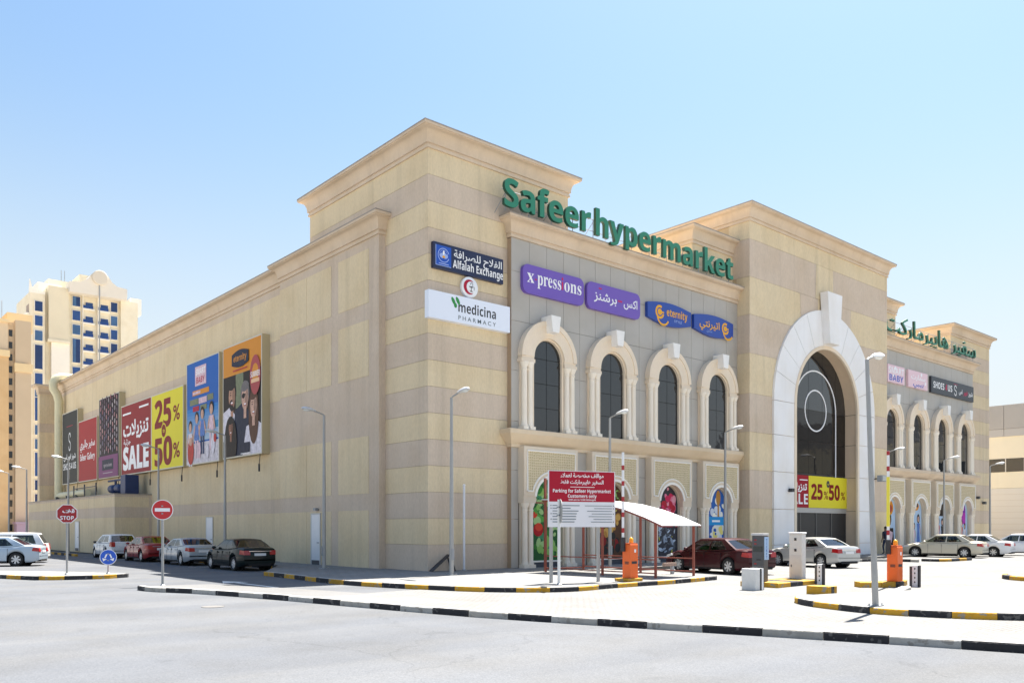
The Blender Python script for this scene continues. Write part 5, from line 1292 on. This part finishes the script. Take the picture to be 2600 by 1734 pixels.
    for i in range(len(us)):
        a, b = side(us[i], 1, 1), side(us[i], 1, -1); row = []
        for k in range(ny + 1):
            f = k / ny; cr = math.sin(f * math.pi) ** .6 * .055 * (1 - (2 * us[i] - 1) ** 4 * .5)
            row.append((a[0] + (b[0] - a[0]) * f + (0), a[1] + (b[1] - a[1]) * f, a[2] + cr))
        base.append(row)
    o = len(mb.v)
    for row in base: mb.v += row
    for i in range(len(us) - 1):
        for k in range(ny): mb.f.append((o + i * (ny + 1) + k, o + i * (ny + 1) + k + 1, o + (i + 1) * (ny + 1) + k + 1, o + (i + 1) * (ny + 1) + k)); mb.mi.append(0)
    # windscreen and rear window with body-coloured margin
    for u, nm, dirx in ((1, 'windscreen', 1), (0, 'rear_window', -1)):
        g = MB(); row = base[-1] if u == 1 else base[0]
        fs_ = [0, .06, .3, .5, .7, .94, 1]
        def scr(f, v):
            a = side(u, v, 1); b = side(u, v, -1)
            cr = math.sin(f * math.pi) ** .6 * (.055 * .5 * v) ; out = math.sin(f * math.pi) * .07 * (1 - v * .6)
            return (a[0] + dirx * out, a[1] + (b[1] - a[1]) * f, a[2] + cr)
        for i in range(len(fs_) - 1):
            for j in range(len(vs2) - 1):
                q = [scr(fs_[i], vs2[j]), scr(fs_[i + 1], vs2[j]), scr(fs_[i + 1], vs2[j + 1]), scr(fs_[i], vs2[j + 1])]
                if 0 < i < len(fs_) - 2 and (0 < j < 4 or (j == 0 and u == 1)): g.add(q, [(0, 1, 2, 3)])
                else: mb.add(q, [(0, 1, 2, 3)], 0)
        g.build(nm, glass, t, smooth=60, fix=True)
    mb.build('body', [mat, UNDER], t, smooth=32, fix=True)
    for (s, k), g in glassbits.items(): g.build('side_window', glass, t, smooth=60, fix=True)
    # cabin inside
    c = MB(); c.box(xr0 + .15, xf0 - .25, -hw * .8, hw * .8, belt - .35, belt - .12)
    for xx in (-.55, .35):
        for s in (-1, 1): c.box(xx - .06, xx + .08, s * .14, s * .58, belt - .2, belt + .18); c.box(xx - .06, xx + .02, s * .26, s * .46, belt + .18, belt + .34)
    c.box(xf0 - .55, xf0 - .2, -hw * .8, hw * .8, belt - .2, belt - .02)
    c.build('cabin', M('cabin_dark', (.035, .034, .032), .8), t)
    # wheels
    ty, rm = wheel_meshes(r, spokes=spokes)
    for xc in (xr, xf):
        for s in (-1, 1):
            w_ = bpy.data.objects.new('wheel', ty); COL.objects.link(w_); w_.parent = t; w_.location = (xc, s * (hw - .12), r); w_['_o'] = [0, 0, 0]
            if s > 0: w_.rotation_euler = (0, 0, math.pi)
            rm_ = bpy.data.objects.new('rim', rm); COL.objects.link(rm_); rm_.parent = w_
            b = MB(); b.lathe([(arch + .02, -.02), (arch + .02, .02)], (xc, s * (hw - .34), r), 18, 'y'); b.build('wheel_well', UNDER, t)
    # lamps, plate, mirrors, handles, seams
    for s in (-1, 1):
        if kind == 'sedan':
            q = MB(); q.prism([(-hl - .012, .70), (-hl + .30, .74), (-hl + .26, .90), (-hl + .02, .885)], lambda u, v, k: (u, s * (wid(max(u, -hl)) * (1.006 if k == 0 else .62)), v)); q.build('tail_light', TAIL, t, fix=True)
        else:
            q = MB(); q.prism([(-hl - .012, .72), (-hl + .22, .76), (-hl + .16, belt + .10), (-hl + .02, belt + .08)], lambda u, v, k: (u, s * (wid(max(u, -hl)) * (1.006 if k == 0 else .72)), v)); q.build('tail_light', TAIL, t, fix=True)
        q = MB(); q.prism([(hl - .62, .69), (hl - .18, .60), (hl - .06, .62), (hl - .14, .70), (hl - .55, .775)], lambda u, v, k: (u + (0 if k == 0 else .05), s * (wid(u) * (1.004 if k == 0 else .62)), v)); q.build('head_light', HEADL, t, fix=True)
        q = MB(); q.ell((xf0 - .38, s * (hw + .07), belt + .06), (.09, .10, .07), 10, 6); q.build('mirror', mat if kind == 'sedan' else BLACK, t, smooth=60)
        for xx in (-.62, .42):
            MB().box(xx - .1, xx + .1, s * (hw * .988), s * (hw * .988 + .035), belt - .17, belt - .135).build('door_handle', mat, t)
        sm = MB()
        for xx in (.60 * 0 + (xf0 - .55), -.12, xr + arch * .9):
            for k in range(4):
                za, zc_ = .30 + k * .135, .30 + (k + 1) * .135
                sm.box(xx - .006, xx + .006, s * hw * .97, s * (hw * 1.0 + .003), za, zc_)
        sm.box(-wb / 2 + .38, wb / 2 - .38, s * hw * .95, s * (hw * .985 + .004), .20, .265)
        sm.build('door_seams', UNDER, t)
    if plate:
        MB().box(-hl - .022, -hl - .01, -.26, .26, .66, .77).build('number_plate', PLATE, t)
    MB().box(-hl - .012, -hl + .15, -hw * .6, hw * .6, .22, .33).build('rear_valance', UNDER, t)
    MB().box(hl - .12, hl + .006, -hw * .5, hw * .5, .26, .42).build('grille', UNDER, t)
    if kind == 'sedan': MB().box(-hl - .018, -hl - .006, -.5, .5, .845, .87).build('trunk_trim', CHROME, t)
    return t
# row along the side wall, all heading away
car('dark green saloon parked nearest in the row along the side wall', -3.65, 9.45, 90, paint('dark_green', (.003, .010, .010), 0), L=4.35, W=1.70, H_=1.40, glass=CGLASSD)
car('silver saloon parked second in the row along the side wall', -3.55, 16.2, 90, paint('silver_blue', (.36, .40, .44), .55), L=4.5, W=1.70, H_=1.38, glass=CGLASSD)
car('bright red saloon parked third in the row along the side wall', -3.62, 22.0, 90, paint('red', (.26, .012, .014), .2), L=4.4, W=1.72, H_=1.42)
car('white hatchback at the far end of the row along the side wall', -3.6, 28.6, 90, paint('white', (.72, .73, .74), 0), 'hatch', L=4.1, W=1.72, H_=1.50)
# cross traffic at the left edge
car('pale blue silver saloon cut by the left edge of the view', -11.55, 20.6, 154, paint('ice_blue', (.42, .50, .58), .5), L=4.8, W=1.83, H_=1.45, r=.33, glass=CGLASS)
car('white estate car behind the silver saloon at the left edge', -10.5, 24.6, 160, paint('white2', (.76, .77, .78), 0), 'wagon', L=4.7, W=1.8, H_=1.62, r=.34)
# parking lot on the right
car('dark maroon saloon behind the ticket machine', 10.2, -6.3, 80, paint('maroon', (.040, .003, .006), 0), L=4.85, W=1.80, H_=1.46, r=.33)
car('silver saloon parked behind the white pay station', 18.3, -5.9, 76, paint('silver', (.48, .48, .46), .55), L=4.55, W=1.72, H_=1.42, r=.315)
car('pale gold saloon parked beyond the barrier on the right', 36.6, -4.6, 97, paint('gold', (.56, .52, .42), .45), L=4.8, W=1.82, H_=1.47, r=.325)
car('white saloon half hidden behind the pale gold saloon', 39.8, -5.2, 97, paint('white3', (.74, .75, .76), 0), L=4.5, W=1.75, H_=1.46)
car('white saloon cut by the right edge of the view', 43.9, -6.3, 97, paint('white4', (.70, .72, .75), 0), L=4.5, W=1.75, H_=1.48)

# ================================================================== a person walking towards the entrance
def person(x, y, z, head, label):
    J = {'pel': (0, 0, .93), 'sp': (0, 0, 1.15), 'ch': (.02, 0, 1.36), 'nk': (.02, 0, 1.50), 'hd0': (.03, 0, 1.58), 'hd': (.035, 0, 1.70),
         'hl': (0, .10, .90), 'kl': (.10, .11, .50), 'al': (.02, .11, .09), 'tl': (.19, .12, .04), 'hr': (0, -.10, .90), 'kr': (.0, -.11, .50), 'ar': (-.16, -.11, .11), 'tr': (-.02, -.12, .04),
         'sl': (.0, .19, 1.42), 'el': (-.06, .25, 1.14), 'wl': (.02, .27, .90), 'sr': (.0, -.19, 1.42), 'er': (-.02, -.26, 1.14), 'wr': (.08, -.25, .91)}
    rad = {'pel': (.145, .115), 'sp': (.14, .10), 'ch': (.165, .115), 'nk': (.055, .055), 'hd0': (.075, .085), 'hd': (.078, .095), 'hl': (.095, .09), 'kl': (.062, .062), 'al': (.042, .045), 'tl': (.035, .03), 'hr': (.095, .09), 'kr': (.062, .062), 'ar': (.042, .045), 'tr': (.035, .03),
           'sl': (.068, .068), 'el': (.048, .048), 'wl': (.032, .03), 'sr': (.068, .068), 'er': (.048, .048), 'wr': (.032, .03)}
    E_ = [('pel', 'sp'), ('sp', 'ch'), ('ch', 'nk'), ('nk', 'hd0'), ('hd0', 'hd'), ('pel', 'hl'), ('hl', 'kl'), ('kl', 'al'), ('al', 'tl'), ('pel', 'hr'), ('hr', 'kr'), ('kr', 'ar'), ('ar', 'tr'), ('ch', 'sl'), ('sl', 'el'), ('el', 'wl'), ('ch', 'sr'), ('sr', 'er'), ('er', 'wr')]
    for s, w in ((1, 'wl'), (-1, 'wr')):
        px, py, pz = J[w]; J['p' + w] = (px + .01, py, pz - .07); rad['p' + w] = (.036, .022); E_.append((w, 'p' + w))
        for k, (dx, L_) in enumerate(((.03, .085), (.010, .095), (-.010, .09), (-.03, .07))):
            J['f%d%s' % (k, w)] = (px + .01 + dx, py - s * .01, pz - .07 - L_); rad['f%d%s' % (k, w)] = (.009, .009); E_.append(('p' + w, 'f%d%s' % (k, w)))
        J['t' + w] = (px + .06, py - s * .02, pz - .10); rad['t' + w] = (.010, .010); E_.append(('p' + w, 't' + w))
    names = list(J); idx = {n: i for i, n in enumerate(names)}
    me = bpy.data.meshes.new('skeleton'); me.from_pydata([J[n] for n in names], [(idx[a], idx[b]) for a, b in E_], [])
    o = bpy.data.objects.new('skeleton', me); COL.objects.link(o)
    o.modifiers.new('skin', 'SKIN'); sv = me.skin_vertices[0].data
    for n in names: sv[idx[n]].radius = rad[n]
    sv[idx['pel']].use_root = True
    sb = o.modifiers.new('sub', 'SUBSURF'); sb.levels = 2; sb.render_levels = 2
    dg = bpy.context.evaluated_depsgraph_get(); dg.update(); m2 = bpy.data.meshes.new_from_object(o.evaluated_get(dg)); m2.name = 'person'
    bpy.data.objects.remove(o); m2.materials.clear()
    for m_ in (M('person_skin', (.10, .055, .035), .6), M('shirt_navy', (.012, .015, .035), .8), M('trousers_denim', (.015, .025, .06), .85), M('shoes_black', (.02, .02, .02), .6), M('belt_pale', (.4, .38, .34), .6)): m2.materials.append(m_)
    for f in m2.polygons:
        c = f.center; k = 0
        if c.z < .09: k = 3
        elif c.z < .955 and abs(c.y) < .205: k = 2
        elif c.z < .985 and abs(c.y) < .2: k = 4
        elif c.z < 1.49 and (abs(c.y) < .215 or c.z > 1.17): k = 1
        f.material_index = k; f.use_smooth = True
    p = bpy.data.objects.new('person', m2); COL.objects.link(p); p.location = (x, y, z); p.rotation_euler = (0, 0, R(head)); p['_o'] = [0, 0, 0]
    tag(p, label, 'person')
    hb = MB(); hb.ell((.02, 0, 1.735), (.098, .086, .085), 14, 8); hb.build('hair', M('hair_black', (.012, .011, .011), .8), p, smooth=60)
    fc = MB(); fc.ell((.128, 0, 1.675), (.018, .012, .02), 8, 5)
    for s in (-1, 1): fc.ell((.03, s * .086, 1.67), (.02, .012, .03), 8, 5)
    fc.build('face_details', MATS['person_skin'], p, smooth=60)
    return p
person(35.2, -1.55, 0, 62, 'person in navy shirt and jeans walking by the pillar right of the entrance')

# ================================================================== buildings beyond
TW = M('tower_cream', (.74, .68, .54), .85, .05, .3, dirt=.06, grain=.03); TWW = M('tower_white', (.80, .77, .70), .85, .04, .3); RBAL = M('balcony_blue', (.012, .05, .20), .2)
BLU = [BLUEW, M('blue_window_dark', (.008, .03, .12), .06, .2, .35, spec=.6), M('blue_window_pale', (.05, .12, .26), .1, .2, .35)]
tb = thing('apartment_tower', 'cream apartment tower with blue windows and a round disc on its gable', 'building', (34, 190, 0))
Y0 = 183.
def bb(name, x0, x1, y0, y1, z0, z1, mat, par): return MB().box(x0, x1, y0, y1, z0, z1).build(name, mat, par)
bb('wall', 25.2, 45.0, Y0 + 1.2, Y0 + 18, 0, 55.2, TW, tb)
bb('stair_wall', 25.6, 29.6, Y0 - .4, Y0 + 3, 43.6, 55.8, M('tower_buff', (.66, .60, .46), .85, .05, .3), tb); bb('stair_wall', 26.2, 29.9, Y0 + .1, Y0 + 3, 0, 43.3, TWW, tb); bb('string_course', 25.4, 29.9, Y0 - .6, Y0 + 3, 43.3, 43.9, TW, tb)
bb('side_bay', 21.9, 25.0, Y0 + .4, Y0 + 14, 0, 53.8, TW, tb); bb('side_wall', 40.9, 44.7, Y0 + .2, Y0 + 10, 0, 55.2, TW, tb); bb('side_cap', 43.2, 45.6, Y0 + .4, Y0 + 8, 52.5, 56.3, TWW, tb)
# gable with disc
mb = MB(); g = [(29.5, 54.9), (41.8, 55.1), (41.8, 57.6), (39.6, 57.8), (38.5, 58.6), (37.6, 59.9), (36.6, 60.4), (34.9, 60.4), (34.0, 59.6), (33.4, 58.5), (31.8, 57.5), (29.5, 57.2)]
mb.prism(g, fr(Y0 - 1.6, Y0 + 2)); mb.build('gable', M('gable_grey', (.66, .62, .55), .85, .04, .3), tb)
mb = MB(); mb.lathe([(1.68, 0), (1.68, .5), (1.5, .6)], (35.8, Y0 - 1.6, 59.1), 28, 'y'); mb.build('gable_disc', M('disc_grey', (.58, .53, .45), .8), tb)
bb('gable_rib', 35.65, 35.85, Y0 - 1.75, Y0 - 1.6, 38, 57.5, STEELD, tb)
bb('roof_block', 24.5, 29.5, Y0 + 5, Y0 + 12, 53.5, 57.6, TWW, tb); bb('roof_block', 27.0, 33.5, Y0 + 7, Y0 + 14, 55, 59.2, TW, tb); bb('roof_block', 33.2, 36, Y0 + 5, Y0 + 12, 55, 61.0, TW, tb)
mb = MB(); mb.prism([(21.9, 53.8), (25.0, 53.8), (25.0, 54.4), (22.6, 54.4), (22.0, 56.8)], fr(Y0 + .4, Y0 + 1)); mb.build('parapet_horn', TWW, tb)
for i, xx in enumerate((30.2, 30.9)): mb = MB(); mb.tube([(xx, Y0 + 9, 59), (xx, Y0 + 9, 62.2)], .07, 5); mb.build('antenna', STEELD, tb)
for k in range(12):
    zt = 54.6 - k * 3.23
    tall = k == 3
    if k != 4:
        z0 = zt - (5.4 if tall else 2.2)
        for x0, x1 in ((30.7, 32.3), (38.9, 40.3)):
            w = bb('window', x0 - .12, x1 + .12, Y0 + .9, Y0 + 1.5, z0 - .12, zt + .12, TWW, tb); bb('pane', x0, x1, Y0 + .84, Y0 + .92, z0, zt, random.choice(BLU), w)
            if random.random() < .35: bb('curtain', x0 + .1, x0 + random.uniform(.3, .8), Y0 + .82, Y0 + .84, z0 + .05, zt - .05, BLU[2], w)
    for x0, x1 in ((32.7, 35.3), (35.95, 38.6)):
        w = bb('balcony', x0, x1, Y0 + .4, Y0 + 1.2, zt - 2.75, zt - 2.45, TWW, tb)
        bb('balustrade', x0 + .1, x1 - .35, Y0 + .36, Y0 + .44, zt - 2.45, zt - 1.75, RBAL, w); bb('balcony_door', x0 + .8, x1 - .25, Y0 + 1.12, Y0 + 1.19, zt - 2.4, zt - .9, BLUEW, w)
        bb('balcony_wall', x0, x0 + .15, Y0 + .4, Y0 + 1.2, zt - 2.45, zt + .4, TWW, w)
zl = [(52.0, 2.2), (48.8, 2.2), (45.5, 2.2), (42.3, 5.3), (36.0, 2.3), (32.8, 2.0), (30.6, 5.1), (24.5, 2.1), (21.4, 2.2), (18.4, 5.2), (12.3, 2.2), (9.2, 2.0), (6.0, 2.0)]
for zt, hh in zl:
    w = bb('window', 22.8, 24.6, Y0 + .2, Y0 + .6, zt - hh - .12, zt + .12, TWW, tb); bb('pane', 22.95, 24.45, Y0 + .14, Y0 + .22, zt - hh, zt, random.choice(BLU), w)
for k in range(16):
    zt = 51.5 - k * 3.2; w = bb('side_balcony', 21.2, 21.92, Y0 + .6, Y0 + 4, zt - 2.6, zt - 2.2, TWW, tb); bb('side_pane', 21.86, 21.9, Y0 + .8, Y0 + 3.5, zt - 2.2, zt - .2, M('balcony_shade', (.32, .25, .2), .6), w)  # plain brown panes behind the side balconies
for zt in (51.5, 47.8): bb('window', 44.7, 44.95, Y0 + 1, Y0 + 4, zt - 1.6, zt + .6, BLUEW, tb)
# tan tower
TT = M('tower_tan', (.56, .38, .20), .85, .06, .3, dirt=.06); TT2 = M('tower_tan_pale', (.68, .52, .30), .85, .05, .3)
t2 = thing('tan_tower', 'tan apartment tower with a column of small windows at the left edge', 'building', (8, 155, 0))
bb('wall', -16, 12.05, 150, 170, 0, 33.6, TT, t2); bb('upper_wall', -16, 12.0, 150.2, 170, 33.6, 39.6, M('tower_tan_grey', (.58, .46, .32), .85, .05, .3), t2); bb('string_course', -16, 12.2, 149.7, 170, 33.0, 34.2, TT2, t2); bb('string_course', -16, 12.2, 149.7, 170, 39.3, 39.9, TT2, t2)
bb('window_strip', 12.05, 13.05, 150.8, 170, 0, 39.6, M('strip_buff', (.60, .47, .32), .85), t2)
bb('flank_wall', 13.05, 15.6, 149.6, 172, 0, 39.9, M('flank_brown', (.50, .39, .27), .85, .05, .3), t2); bb('string_course', 12.9, 15.8, 149.3, 172, 30.4, 32.0, TT2, t2)
bb('roof_block', -10, 11.0, 156, 168, 39.6, 43.0, TT2, t2); bb('roof_block', 13.2, 17.5, 158, 170, 39.5, 43.0, TT2, t2)
for k in range(17):
    zt = 38.2 - k * 2.24; bb('window', 12.2, 12.75, 150.7, 150.82, zt - 1.2, zt, M('window_dark', (.03, .035, .04), .15), t2)
for xx in (11.6, 12.3): mb = MB(); mb.tube([(xx, 158, 39.5), (xx, 158, 45)], .06, 5); mb.build('antenna', STEELD, t2)
mb = MB(); mb.box(12.6, 16.2, 146, 148.5, 0, 2.4); mb.box(12.4, 16.4, 145.8, 148.7, 2.4, 2.8); mb.build('porch', M('porch_violet', (.3, .22, .3), .7), t2)
# building past the right end
t3 = thing('beige_hall', 'beige building with grey panelled top behind the far right end of the mall', 'building', (80, -10, 0))
X0 = 75.
RB = M('hall_beige', (.82, .74, .57), .8, .04, .4, streak=.06); RB2 = M('hall_pale', (.70, .66, .59), .8, .03, .4)
bb('wall', X0, X0 + 30, -40, 14, 5.75, 11.75, RB, t3); bb('lower_wall', X0 - .05, X0 + 30, -40, 14, -.2, 5.73, RB2, t3)
for k in range(9): bb('sheet_rib', X0 - .075, X0 - .05, -40, 14, .3 + k * .6, .33 + k * .6, M('rib_shade', (.6, .54, .46), .8), t3)  # ribs a little darker than the sheet wall
for k in range(18):
    y = 14 - k * 3.0
    bb('fascia_panel', X0 - .15, X0 + 30, y - 2.98, y - .02, 11.78, 14.2, M('fascia_grey', (.40, .38, .36), .5, .05, .5), t3); bb('fascia_panel', X0 - .12, X0 + 29, y - 2.98, y - .02, 11.0, 11.76, M('fascia_grey2', (.46, .44, .42), .5), t3)
for k in range(16):
    y = 13.4 - k * 1.72; w = bb('window', X0 - .04, X0 + .1, y - 1.62, y, 7.4, 8.75, M('window_dark2', (.05, .048, .045), .12), t3); bb('frame', X0 - .07, X0 + .0, y - 1.70, y - 1.62, 7.35, 8.8, RB2, w)

# unused lettering source
bpy.data.objects.remove(_fo)
for o in bpy.data.objects:
    if '_o' in o: del o['_o']
